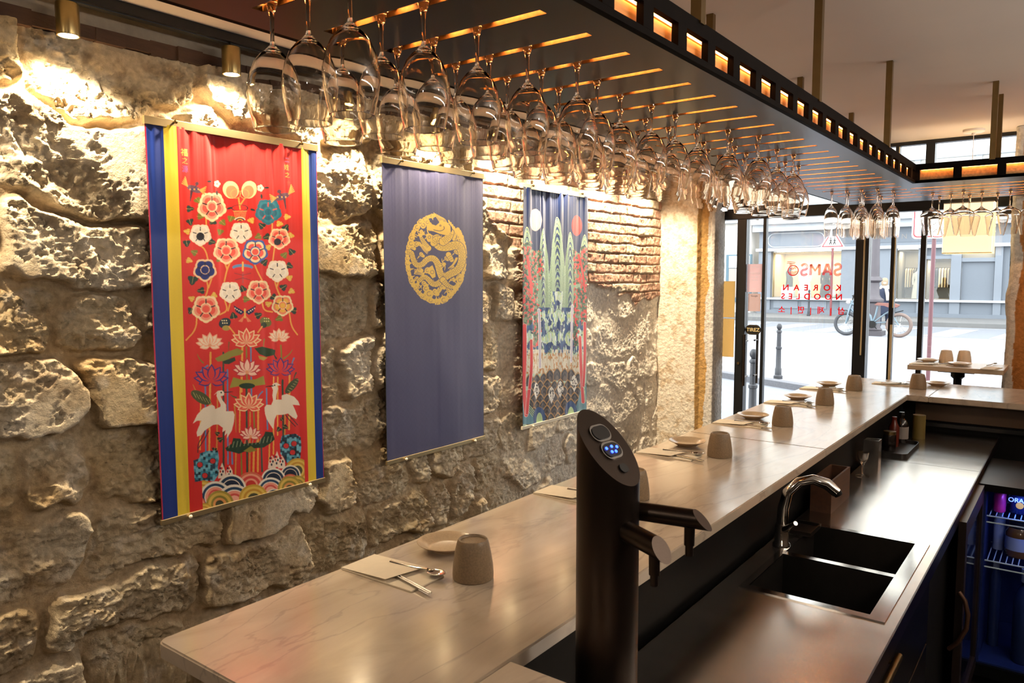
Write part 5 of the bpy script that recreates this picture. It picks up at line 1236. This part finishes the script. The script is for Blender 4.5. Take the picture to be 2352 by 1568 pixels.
m = MB(); m.lathe([(.028, .0), (.027, .002), (.008, .004), (.0035, .012), (.0035, .045), (.010, .058), (.018, .075), (.022, .100), (.021, .100), (.017, .076), (.009, .060), (0, .056)], 24); o = m.build('bowl', M_glass, cg)

# ------------------------------------------------------------------ things in the fridge
fz1, fz2, fz0 = .7385, .5485, .107
M_can = mat('navy_can', '#16204e', .3, .4); M_pink = mat('pink_can', '#e0307c', .3, .3); M_or = mat('orange_print', '#ee9430', .5); M_amb = mat('amber_liquid_glass', '#5a3a18', .12, spec=.7); M_blu = mat('blue_plastic', '#20305c', .3); M_lb = mat('blue_grey_label', '#8fa0b8', .6)
can = [(.028, 0), (.033, .006), (.033, .085), (.028, .094), (0, .095)]
def fridge_item(name, x, y, z, prof, mt, label, cat, **k): return bottle(name, (.05+x, 3.62+y, z), prof, mt, label, cat, **k)
fridge_item('drink_can', -0.290, .10, fz1, [(.020, 0), (.023, .006), (.023, .085), (.02, .095), (0, .096)], M_pink, 'bright pink can on the upper shelf of the fridge', 'can')
c_ = fridge_item('drink_can', -0.223, .12, fz1, can, M_can, 'navy can with white letters and orange fruit print in the fridge', 'can')
text_obj('lettering', 'ORAN', .026, M_wht, (0, -.0335, .060), c_, ext=.0003, bold=.0006); MB().prism([(.014*math.cos(a)+.004, .014*math.sin(a)+.040) for a in np.linspace(0, 2*PI, 20)[:-1]], -.0345, -.0335, 'y').build('orange_mark', M_or, c_)
fridge_item('drink_can', -.12, .13, fz1, can, M_can, 'plain navy can right of the orange printed one', 'can')
fridge_item('drink_can', -.04, .14, fz1, can, M_can, 'plain navy can at the right side of the upper shelf', 'can')
fridge_item('jar', -0.218, .15, fz2, [(.045, 0), (.05, .01), (.05, .10), (.036, .125)], M_amb, 'amber jar with two pale labels on the middle fridge shelf', 'jar', capm=M_blackp, caph=(.038, .122, .145), lab=(.0505, .03, .085, M_lb))
fridge_item('jar', -0.293, .20, fz2, [(.022, 0), (.022, .13), (.012, .15)], M_lb, 'slim pale bottle left of the amber jar in the fridge', 'bottle', capm=M_lb, caph=(.012, .15, .165))
fridge_item('jar', -.07, .17, fz2, [(.04, 0), (.045, .01), (.045, .10), (.03, .12)], M_amb, 'brown jar right of the double labelled amber jar', 'jar', capm=M_blackp, caph=(.032, .118, .14))
fridge_item('bottle', -.18, .12, fz0, [(.04, 0), (.045, .012), (.045, .26), (.030, .31), (.018, .33), (.018, .35)], M_blu, 'tall blue plastic bottle with pale cap on the fridge floor', 'bottle', capm=M_lb, caph=(.022, .345, .40))
fridge_item('bottle', -.07, .13, fz0, [(.04, 0), (.045, .012), (.045, .24), (.030, .29), (.018, .31), (.018, .33)], M_blu, 'tall blue plastic bottle right of the pale capped one', 'bottle', capm=M_blu, caph=(.020, .325, .36))
fridge_item('bottle', -0.298, .22, fz0, [(.02, 0), (.022, .012), (.022, .30), (.01, .35)], M_blu, 'thin tall bottle against the left wall of the fridge', 'bottle', capm=M_lb, caph=(.012, .345, .375))

# ------------------------------------------------------------------ pendant lamp at the window
pl_ = empty('pendant_lamp', (-.615, 5.74, 2.66), label='square cream pendant lamp glowing in front of the window', cat='lamp')
MB().lathe([(0, 0), (.062, 0), (.062, -.014), (.055, -.020), (.012, -.022), (.012, -.035), (0, -.036)], 28).build('canopy', M_cord, pl_)
MB().cyl((0, 0, -.03), (0, 0, -.50), .0018, n=8).build('cord', M_cord, pl_)
m = MB(); x, y, z0, z1 = .138, .085, -.79, -.465
for a in ((-x, -x+.003, -y, y), (x-.003, x, -y, y), (-x, x, -y, -y+.003), (-x, x, y-.003, y)): m.box(a[0], a[1], a[2], a[3], z0, z1)
m.build('shade', mat('glowing_paper_shade', '#f3ddb4', .8, emis='#ffe3b4', estr=.62), pl_)
m = MB(); 
for zz in (z0, z1-.006): m.box(-x-.001, x+.001, -y-.001, -y+.003, zz, zz+.006); m.box(-x-.001, x+.001, y-.003, y+.001, zz, zz+.006)
m.build('shade_rim', M_paper, pl_)
lamp('pendant_bulb', 'POINT', (-.615, 5.74, 2.03), 4, WARM, size=.04)
B('diffuser', mat('lamp_diffuser', '#fff0d4', .6, emis='#ffe2b0', estr=1.2), -x+.004, x-.004, -y+.004, y-.004, z0+.010, z0+.013, pl_)

# ------------------------------------------------------------------ street
M_pave = mat('pale_paving', '#626160', .8, noise=.12, nscale=.9)
def paving_mat():
    m = bpy.data.materials.new('pale_stone_paving'); m.use_nodes = True; nt = m.node_tree; p = nt.nodes['Principled BSDF']; p.inputs['Roughness'].default_value = .8
    tc = nt.nodes.new('ShaderNodeTexCoord'); mp = nt.nodes.new('ShaderNodeMapping'); mp.inputs['Rotation'].default_value = (0, 0, .5)
    b = nt.nodes.new('ShaderNodeTexBrick'); b.inputs['Scale'].default_value = 1.0; b.inputs['Brick Width'].default_value = 1.3; b.inputs['Row Height'].default_value = .75; b.inputs['Mortar Size'].default_value = .012
    b.inputs['Color1'].default_value = (*lin('#828288'), 1); b.inputs['Color2'].default_value = (*lin('#7c7c82'), 1); b.inputs['Mortar'].default_value = (*lin('#4c4c52'), 1)
    nt.links.new(tc.outputs['Object'], mp.inputs[0]); nt.links.new(mp.outputs[0], b.inputs['Vector']); nt.links.new(b.outputs['Color'], p.inputs['Base Color']); return m
M_slab = paving_mat(); M_road = mat('grey_asphalt', '#66696f', .85, noise=.1, nscale=2); M_mark = mat('white_road_paint', '#85878a', .7, noise=.05)
def ground(name, m, poly, z0, z1, label=None): return tag(MB().prism(poly, z0, z1).build(name, m), label, kind='structure')
ground('pavement', M_slab, [(-30, 5.9), (14, 5.9), (14, 24.5), (-30, 24.5)], -.25, 0)
ground('road', M_road, [(-30, 24.5), (14, 24.5), (14, 30.2), (-30, 30.2)], -.25, -.03)
ground('pavement', M_pave, [(-40, 30.2), (20, 30.2), (20, 60), (-40, 60)], -.25, .13)
ground('road', M_road, [(-12, 6.2), (-2.95, 6.2), (-2.6, 11.3), (-6, 13.0), (-12, 15.5)], 0, .006)
kb = tag(MB().prism([(-2.6, 11.3), (-6, 13.0), (-12, 15.5), (-12, 15.7), (-6, 13.2), (-2.5, 11.48)], 0, .10).build('kerb', mat('granite_kerb', '#55555a', .8, noise=.3, nscale=60)), kind='structure')
for k in range(9):
    x = -14+k*1.7
    mk_ = MB().prism([(x, 25.2), (x+.75, 25.2), (x+1.1, 29.2), (x+.35, 29.2)], -.03, -.022).build('road_marking', M_mark); tag(mk_, kind='structure')
for yy in (24.75, 29.9): tag(B('road_marking', M_mark, -30, 14, yy, yy+.14, -.03, -.021), kind='structure')
# bollards
def make_bollard():
    b = empty('bollard'); MB().lathe([(.075, 0), (.075, .05), (.055, .07), (.055, .17), (.045, .19), (.040, .50), (.050, .51), (.050, .54), (.038, .55), (.034, .78), (.046, .79), (.046, .81), (.030, .83)], 20).build('shaft', mat('bollard_grey', '#2e2f33', .5, .3), b)
    MB().lathe([(.012, .82), (.020, .83), (.040, .86), (.045, .885), (.040, .91), (.022, .935), (0, .94)], 20).build('ball_top', mat('bollard_grey'), b); return b
b0_ = make_bollard(); b0_.location = (-4.09, 12.95, 0); tag(b0_, 'dark turned iron bollard on the pale paving', 'bollard')
b1_ = copy_tree(b0_); b1_.location = (-2.86, 8.2, 0); tag(b1_, 'grey iron bollard close outside, seen past the door handle', 'bollard')
b2_ = copy_tree(b0_); b2_.location = (-9.0, 32.2, .13); b2_.scale = (.9, .9, 1.15); tag(b2_, 'thin bollard on the far pavement below the shop window', 'bollard')
# signs
def sign_pole(name, x, y, z0, h, r, col, label, cat):
    s = empty(name, (x, y, z0), label=label, cat=cat); MB().cyl((0, 0, 0), (0, 0, h), r, n=14).build('pole', mat(col[0], col[1], .5), s); return s
tri = sign_pole('road_sign', -6.62*1.245+.0, 32.6, .13, 3.2, .045, ('red_brown_pole', '#6a3438'), 'triangular pedestrian warning sign on a thin red post', 'sign')
def tripoly(r, cx=0, cz=0): return [(cx+r*math.sin(math.radians(a)), cz+r*math.cos(math.radians(a))) for a in (0, 120, 240)]
for r, y, c in ((.56, -.06, '#e8e8ea'), (.49, -.064, '#b8222a'), (.40, -.068, '#f2f2f4')):
    MB().prism(tripoly(r, 0, 3.05), y, y+.01, 'y').build('sign_face', mat('sign_'+c[1:], c, .5), tri)
q = MB(); 
for x in (-.07, .08): ribbon(q, [(x, 3.12), (x, 3.02), (x-.05, 2.90)], .04, -.072, .003); ribbon(q, [(x, 3.02), (x+.05, 2.90)], .035, -.072, .003); ribbon(q, [(x-.07, 3.04), (x, 3.10), (x+.06, 3.04)], .03, -.072, .003); q.prism([(x+.028*math.cos(a), 3.16+.028*math.sin(a)) for a in np.linspace(0, 2*PI, 12)[:-1]], -.072, -.069, 'y')
q.build('pictogram', mat('sign_black', '#0c0c10', .6), tri)
sp = sign_pole('road_sign', -1.70, 12.0, 0, 2.55, .028, ('mauve_pole', '#593338'), 'white red-bordered fire brigade access sign on a mauve post', 'sign')
def rrp(x, z, r): return [(a, b) for a, b in rrect(x, z, r)]
for (a, b, r, y, c) in ((.335, .27, .06, -.045, '#f0f0f2'), (.315, .25, .05, -.048, '#c0262e'), (.298, .233, .04, -.051, '#f4f4f6')):
    o = MB().prism([(x+.06, z+2.52) for x, z in rrp(a, b, r)], y, y+.004, 'y').build('sign_face', mat('sign_'+c[1:], c, .5), sp)
M_sb = mat('sign_black')
for t, z in (('ACCÈS', 2.66), ('RÉSERVÉ AUX', 2.56), ('SAPEURS', 2.455), ('POMPIERS', 2.36)): text_obj('lettering', t, .085 if z < 2.5 else .07, M_sb, (.06, -.053, z), sp, ext=.0005)
# lamp post
lp = empty('street_lamp_post', (-4.95, 24.35, 0), label='massive fluted grey cast iron lamp post behind the bicycle', cat='lamp post')
M_cast = mat('cast_iron_grey', '#4c474b', .55, .2, noise=.15, nscale=4)
MB().box(-.30, .30, -.30, .30, 0, .14, .01).build('plinth', M_cast, lp)
MB().lathe([(.24, .14), (.25, .18), (.20, .24), (.19, .95), (.27, 1.0), (.27, 1.06), (.19, 1.12), (.15, 1.2), (.13, 1.55), (.22, 1.62), (.20, 1.68), (.13, 1.74), (.11, 2.4), (.09, 4.6)], 20).build('column', M_cast, lp)
# fat tyre bicycle
bk = empty('bicycle', (-4.87, 23.85, 0), label='grey fat tyre electric bicycle parked beside the lamp post', cat='bicycle')
M_frameb = mat('pale_blue_grey_paint', '#5d6d76', .35, .2); M_tyre = mat('grey_tyre', '#34363a', .7); M_tyreb = mat('tan_tyre', '#66564f', .7)
def wheel(cx, mt, nm):
    r = .285; q = MB(); v = []; f = []; n1, n2 = 40, 10
    for i in range(n1):
        a = 2*PI*i/n1
        for k in range(n2): b = 2*PI*k/n2; rr_ = r+.045*math.cos(b); v.append((cx+rr_*math.cos(a), .045*math.sin(b), .33+rr_*math.sin(a)))
    for i in range(n1):
        for k in range(n2): f.append((i*n2+k, i*n2+(k+1) % n2, ((i+1) % n1)*n2+(k+1) % n2, ((i+1) % n1)*n2+k))
    q.add(v, f, True); o = q.build('tyre', mt, bk)
    s_ = MB(); s_.cyl((cx, -.05, .33), (cx, .05, .33), .05, n=14)
    for k in range(14): a = 2*PI*k/14; s_.cyl((cx, 0, .33), (cx+.25*math.cos(a), 0, .33+.25*math.sin(a)), .004, n=5)
    s_.build('spokes', M_steelb, o)
wheel(-.66, M_tyre, 'front'); wheel(.66, M_tyreb, 'rear')
q = MB()
for p, r in (([(-.66, .07, .33), (-.60, .07, .66), (-.52, 0, .98)], .022), ([(-.66, -.07, .33), (-.60, -.07, .66), (-.52, 0, .98)], .022), ([(-.55, 0, .88), (-.30, 0, .80), (-.05, 0, .55), (0, 0, .36)], .035), ([(-.57, 0, .76), (-.34, 0, .50), (-.12, 0, .33), (0, 0, .30)], .03), ([(0, 0, .36), (.08, 0, .60), (.12, 0, .82)], .026),
             ([(0, 0, .36), (.30, .05, .62), (.62, .05, .84)], .02), ([(.66, .06, .33), (.35, .05, .40), (0, 0, .36)], .018), ([(.66, -.06, .33), (.50, -.05, .60), (.40, 0, .70)], .018)): q.tube(p, r, 10)
q.build('frame', M_frameb, bk)
MB().box(-.36, -.16, -.04, .04, .44, .60).build('battery', M_blackp, bk, rot=None)
MB().prism([(.05, .86), (.12, .92), (.55, .90), (.66, .86), (.60, .80), (.40, .80), (.30, .84)], -.10, .10, 'y').build('saddle', mat('tan_leather', '#6e4238', .5), bk)
q = MB(); q.tube([(-.52, 0, .98), (-.50, 0, 1.10)], .018); q.tube([(-.38, -.30, 1.14), (-.50, -.12, 1.10), (-.50, .12, 1.10), (-.38, .30, 1.14)], .015); q.build('handlebar', M_black, bk)
MB().lathe([(0, -.05), (.06, -.04), (.07, 0), (.06, .03), (0, .04)], 16, (-.62, 0, .92)).build('headlight', M_steelb, bk)
q = MB(); q.tube([(-.88, 0, .70), (-.66, 0, .69), (-.56, 0, .62)], .012); q.tube([(.55, 0, .66), (.75, 0, .72)], .012); q.build('mudguard', M_black, bk)
q = MB(); q.cyl((0, -.06, .33), (0, .06, .33), .10, n=18); q.tube([(0, .07, .33), (.10, .08, .20)], .012); q.build('crank', M_black, bk); bk.scale = (1.07, 1.07, 1.07)

# person on the far side of the street
def skin_fig(name, pts, edges, rad, mt, parent=None, sub=2):
    me = bpy.data.meshes.new(name); me.from_pydata(pts, edges, []); o = bpy.data.objects.new(name, me); COL.objects.link(o); o.modifiers.new('skin', 'SKIN')
    for i, sv in enumerate(me.skin_vertices[0].data): sv.radius = (rad[i], rad[i] if not isinstance(rad[i], tuple) else rad[i][0]); sv.use_root = (i == 0)
    s_ = o.modifiers.new('smooth', 'SUBSURF'); s_.levels = sub; s_.render_levels = sub; me.materials.append(mt)
    dg = bpy.context.evaluated_depsgraph_get(); m2 = bpy.data.meshes.new_from_object(o.evaluated_get(dg)); o.modifiers.clear(); o.data = m2; o.data.polygons.foreach_set('use_smooth', [True]*len(m2.polygons))
    if parent: o.parent = parent
    return o
pe = empty('person', (-5.30, 27.6, -.03), .2, label='person in a navy coat with pale scarf walking behind the lamp post', cat='person')
M_skin = mat('skin', '#c9a48c', .6); M_navy = mat('navy_wool', '#1c2438', .85, noise=.2); M_scarf = mat('cream_scarf', '#a39a90', .9, noise=.1)
skin_fig('body', [(0, 0, .88), (0, .0, 1.05), (0, 0, 1.25), (0, 0, 1.38), (0, -.01, 1.44), (0, -.02, 1.54), (0, -.02, 1.62), (-.09, 0, .84), (-.12, -.10, .46), (-.13, -.04, .08), (-.13, -.16, .03), (.09, 0, .84), (.11, .10, .46), (.11, .22, .09), (.11, .12, .04),
                  (-.18, 0, 1.34), (-.26, .02, 1.08), (-.22, -.14, .88), (-.21, -.20, .80), (.18, 0, 1.34), (.25, .04, 1.08), (.25, -.08, .86), (.24, -.13, .78)],
         [(0, 1), (1, 2), (2, 3), (3, 4), (4, 5), (5, 6), (0, 7), (7, 8), (8, 9), (9, 10), (0, 11), (11, 12), (12, 13), (13, 14), (3, 15), (15, 16), (16, 17), (17, 18), (3, 19), (19, 20), (20, 21), (21, 22)],
         [.14, .12, .14, .11, .05, .085, .08, .09, .062, .045, .04, .09, .062, .045, .04, .06, .045, .034, .03, .06, .045, .034, .03], M_skin, pe)
m = MB(); m.lathe([(.20, .52), (.215, .60), (.19, .85), (.165, 1.02), (.19, 1.22), (.185, 1.32), (.10, 1.42), (.06, 1.44)], 20, (0, 0, 0)); o = m.build('coat', M_navy, pe); o.scale = (1.05, .8, 1)
m = MB()
for s_ in (-1, 1): m.tube([(.17*s_, 0, 1.37), (.26*s_, .02, 1.08), (.235*s_, -.12, .88)], [.075, .062, .05], 12)
m.build('coat_sleeve', M_navy, pe)
m = MB()
for s_ in (-1, 1): m.tube([(.09*s_, 0, .60), (.12*s_, .10*s_, .46), (.12*s_, .10*s_+.03, .12)], [.10, .075, .055], 12)
m.build('trousers', M_navy, pe)
m = MB(); m.tube([(-.09, .02, 1.43), (0, -.10, 1.40), (.09, .02, 1.44), (0, .08, 1.47), (-.09, .02, 1.43)], .05, 12); m.tube([(.04, -.13, 1.40), (.10, -.18, 1.15), (.12, -.19, .98)], [.05, .06, .06], 10); m.build('scarf', M_scarf, pe)
m = MB(); m.lathe([(0, .13), (.06, .12), (.098, .06), (.102, 0), (.10, -.08), (.085, -.13), (.06, -.15)], 18, (0, .012, 1.60)); m.build('hair', mat('fair_hair', '#8a7660', .7), pe)

# ------------------------------------------------------------------ buildings across the street
YB = 34.0
M_fac = mat('cream_render', '#d8d3c9', .9, noise=.05, nscale=.8); M_grey = mat('blue_grey_shopfront', '#6b7179', .6, noise=.06, nscale=1.5); M_greyd = mat('shopfront_dark_grey', '#5f656d', .6, noise=.05); M_lite = mat('pale_cornice', '#a6aaae', .8, noise=.05)  # panels, doors and plinth take a slightly darker grey
sh = empty('shop_building', (-7, YB, .13), label='grey shopfront building with cream upper floors across the street', cat='building')
def sb(name, m, x0, x1, y0, y1, z0, z1, par=None): return B(name, m, x0+7, x1+7, y0, y1, z0-.13, z1-.13, par or sh)
sb('upper_wall', M_fac, -11.9, 6, .35, 3, 4.0, 14)
sb('cornice', M_lite, -12.0, 6, -.55, .4, 4.02, 4.22); sb('cornice', M_lite, -11.95, 6, -.30, .4, 3.72, 4.02); sb('string_course', M_lite, -11.9, 6, .10, .4, 6.35, 6.65); sb('string_course', M_lite, -11.9, 6, .2, .4, 8.4, 8.6)
sb('fascia', M_grey, -11.75, 6, .05, .4, 2.98, 3.72); sb('fascia_rail', M_lite, -11.85, 6, -.10, .4, 2.86, 2.99); 
for (a, b) in ((-11.75, -11.2), (-8.25, -7.60), (-6.95, -6.15), (-5.35, -5.10), (-4.2, -3.85), (-2.75, -2.5), (-1.2, -.9), (2, 2.4)): sb('pilaster', M_grey, a, b, .02, .4, .28, 2.86)
sb('base_panel', M_greyd, -11.75, 6, .10, .42, .13, .74); sb('sill', M_lite, -11.75, 6, -.08, .42, .735, .82); sb('plinth', M_greyd, -11.8, 6, -.01, .42, .13, .28)
for (a, b) in ((-11.05, -10.0), (-9.85, -8.8), (-8.1, -7.7)): sb('raised_panel', M_grey, a, b, .07, .11, .36, .68)
m = MB()
def ovp(w2, h2, cx, cz): return [(x+cx, z+cz) for x, z in stadium(w2, h2)]
q = MB(); ribbon(q, ovp(1.2, .30, -10.15+7, 3.34-.13)+[ovp(1.2, .30, -10.15+7, 3.34-.13)[0]], .035, .02, .03); q.build('oval_moulding', M_lite, sh)
sb('raised_panel', M_greyd, -8.5, -7.0, .03, .06, 3.12, 3.58); sb('raised_panel', M_greyd, -6.8, -3.0, .03, .06, 3.12, 3.58)
text_obj('lettering', 'S A V E N', .28, mat('brown_sign_letters', '#7a7470', .7), (-6.35+7, .025, 3.34-.13), sh, ext=.002)
M_int = mat('shop_interior_wall', '#c4b28e', .9, emis='#ffe9c0', estr=.0); M_intd = mat('shop_floor', '#7a7266', .7); M_intg = mat('shop_back_wall', '#8d8577', .8, noise=.25, nscale=1.2)
def display(x0, x1, z0, z1, mi):
    w_ = empty('display_window', (0, 0, 0)); w_.parent = sh
    q = MB(); X0, X1, Z0, Z1 = x0+7, x1+7, z0-.13, z1-.13
    q.box(X0, X1, 1.9, 1.95, Z0, Z1); q.box(X0-.03, X0, .3, 1.95, Z0, Z1); q.box(X1, X1+.03, .3, 1.95, Z0, Z1); q.box(X0, X1, .3, 1.95, Z1, Z1+.03); q.build('recess', mi, w_)
    B('window_floor', M_intd, X0, X1, .3, 1.95, Z0-.03, Z0, w_); B('pane', M_pane, X0, X1, .30, .31, Z0, Z1, w_)
    lamp('shop_window_light', 'AREA', ((x0+x1)/2, YB+1.0, z1-.04), 20*(x1-x0), (1, .86, .66), (0, 0, 0), x1-x0-.1, .6)
display(-11.18, -8.28, .84, 2.80, M_int); display(-6.12, -5.36, .84, 2.80, M_intg); display(-5.08, -4.24, .84, 2.42, M_intg)
sb('door_panel', M_greyd, -7.6, -6.95, .12, .3, .28, 2.86); sb('transom_bar', M_grey, -5.1, -4.2, .05, .4, 2.42, 2.55); sb('transom_panel', M_greyd, -5.1, -4.2, .15, .3, 2.55, 2.86)
sb('door_panel', M_greyd, -3.83, -2.77, .16, .3, .2, 2.30); sb('door_head', M_grey, -3.85, -2.75, .05, .4, 2.30, 2.45); sb('transom_panel', M_intg, -3.83, -2.77, .16, .3, 2.45, 2.86); sb('shop_panel', M_greyd, -2.5, -1.2, .15, .3, .8, 2.86); sb('shop_panel', M_greyd, -.9, 2, .15, .3, .8, 2.86); sb('infill', M_greyd, 2.4, 6, .15, .3, .8, 2.86)
for x in (-9.6, -6.2, -2.8): 
    wn = sb('upper_window', mat('window_recess', '#9aa6ae', .3), x-.55, x+.55, .30, .36, 4.6, 6.2); 
    sb('upper_window_surround', M_lite, x-.75, x-.55, .22, .36, 4.5, 6.35); sb('upper_window_surround', M_lite, x+.55, x+.75, .22, .36, 4.5, 6.35)
# goods in the shop windows
def mannequin(x, h, mt, label, y=YB+.9, base=.84):
    o = empty('dress_form', (x, y, base), label=label, cat='mannequin'); MB().lathe([(.26, .0), (.24, .3), (.20, .6), (.13, .85), (.17, 1.05), (.17, 1.15), (.06, 1.24), (.05, 1.3)], 20).build('garment', mt, o); o.scale = (h, h, h)
    for s_ in (-1, 1): MB().tube([(.16*s_, 0, 1.14), (.21*s_, 0, .85), (.20*s_, -.03, .62)], [.06, .05, .04], 10).build('sleeve', mt, o)
M_lace = mat('white_lace', '#dfe2de', .9, noise=.15, nscale=12)
mannequin(-9.95, 1.12, M_lace, 'white lace dress on a stand in the left shop window')
mannequin(-6.0+.55, .9, mat('ivory_knit', '#ddd2bc', .9, noise=.2, nscale=9), 'ivory coat on a stand in the middle shop window')
mannequin(-9.06, .95, mat('dark_dress', '#2e302f', .9), 'dark outfit with pale bag at the right of the left shop window')
M_hb = mat('cream_bag', '#d9cdb8', .7)
hb = empty('handbag', (-8.6, YB+.6, .84), label='cream round handbag on the floor of the left shop window', cat='bag'); MB().lathe([(0, 0), (.16, .02), (.22, .12), (.18, .28), (.10, .34), (0, .35)], 18).build('body', M_hb, hb); MB().tube([(.12*math.cos(a), 0, .32+.22*math.sin(a)) for a in np.linspace(0, PI, 10)], .02, 8).build('handle', M_hb, hb)
dg_ = empty('figurine', (-10.55, YB+.6, .84), label='dark standing figure on a white block in the left shop window', cat='statue'); B('block', M_lace, -.28, .22, -.2, .2, 0, .45, dg_); MB().tube([(0, 0, .45), (.02, 0, .8), (-.05, 0, 1.1), (.08, -.05, 1.3)], [.16, .15, .11, .06], 12).build('figure', mat('dark_bronze', '#3c3f3e', .5), dg_)
cols_g = ['#c9b48c', '#8a7a60', '#3d4048', '#d2c3a0', '#6a6458', '#2e3440', '#b89c6c', '#555a60']
gm0 = {}
rail_g = 0
for (xa, xb, nm) in ((-6.05, -5.42, 'middle'), (-5.02, -4.28, 'right')):
    rl = empty('clothes_rail', ((xa+xb)/2, YB+1.5, .84), label='black clothes rail in the %s shop window' % nm, cat='rail'); MB().cyl(((xa-xb)/2, 0, 1.25), ((xb-xa)/2, 0, 1.25), .012).build('bar', M_black, rl)
    q = MB(); q.cyl(((xa-xb)/2+.02, 0, 0), ((xa-xb)/2+.02, 0, 1.25), .012); q.cyl(((xb-xa)/2-.02, 0, 0), ((xb-xa)/2-.02, 0, 1.25), .012); q.build('upright', M_black, rl)
    for k in range(7):
        x = xa+.06+k*(xb-xa-.12)/6; c = cols_g[(k*3+rail_g) % 8]
        o = MB().prism([(-.20, 0), (-.22, -.7), (.22, -.72), (.20, 0), (.05, .08), (-.05, .08)], -.022, .022, 'x').build('garment', mat('garment_'+c[1:], c, .9, noise=.1))
        o.location = (x, YB+1.5, 2.0); tag(o, 'garment hanging on the rail of the %s shop window, %s from the left' % (nm, ords[k]), 'garment', 'clothes on the shop rails')
    rail_g += 2
lb = empty('stone_building', (-14, 33.5, .13), label='plain pale stone building at the left across the street', cat='building')
def lbx(name, m, x0, x1, y0, y1, z0, z1): return B(name, m, x0+14, x1+14, y0, y1, z0-.13, z1-.13, lb)
lbx('wall', mat('pale_stone_wall', '#c4beb6', .9, noise=.06, nscale=.7), -26, -12.06, .4, 4, .1, 14); lbx('cornice', M_lite, -26, -12.06, .05, .45, 4.15, 4.35)
lbx('window_frame', mat('slate_blue_paint', '#48606c', .6), -13.15, -11.99, .25, .42, .6, 2.75); lbx('window_shutter', mat('pale_blind', '#d6d2ca', .8), -13.0, -12.05, .2, .3, 2.15, 2.68); lbx('window_pane', mat('brown_window', '#8b8078', .4), -13.0, -12.05, .22, .3, .8, 2.12)
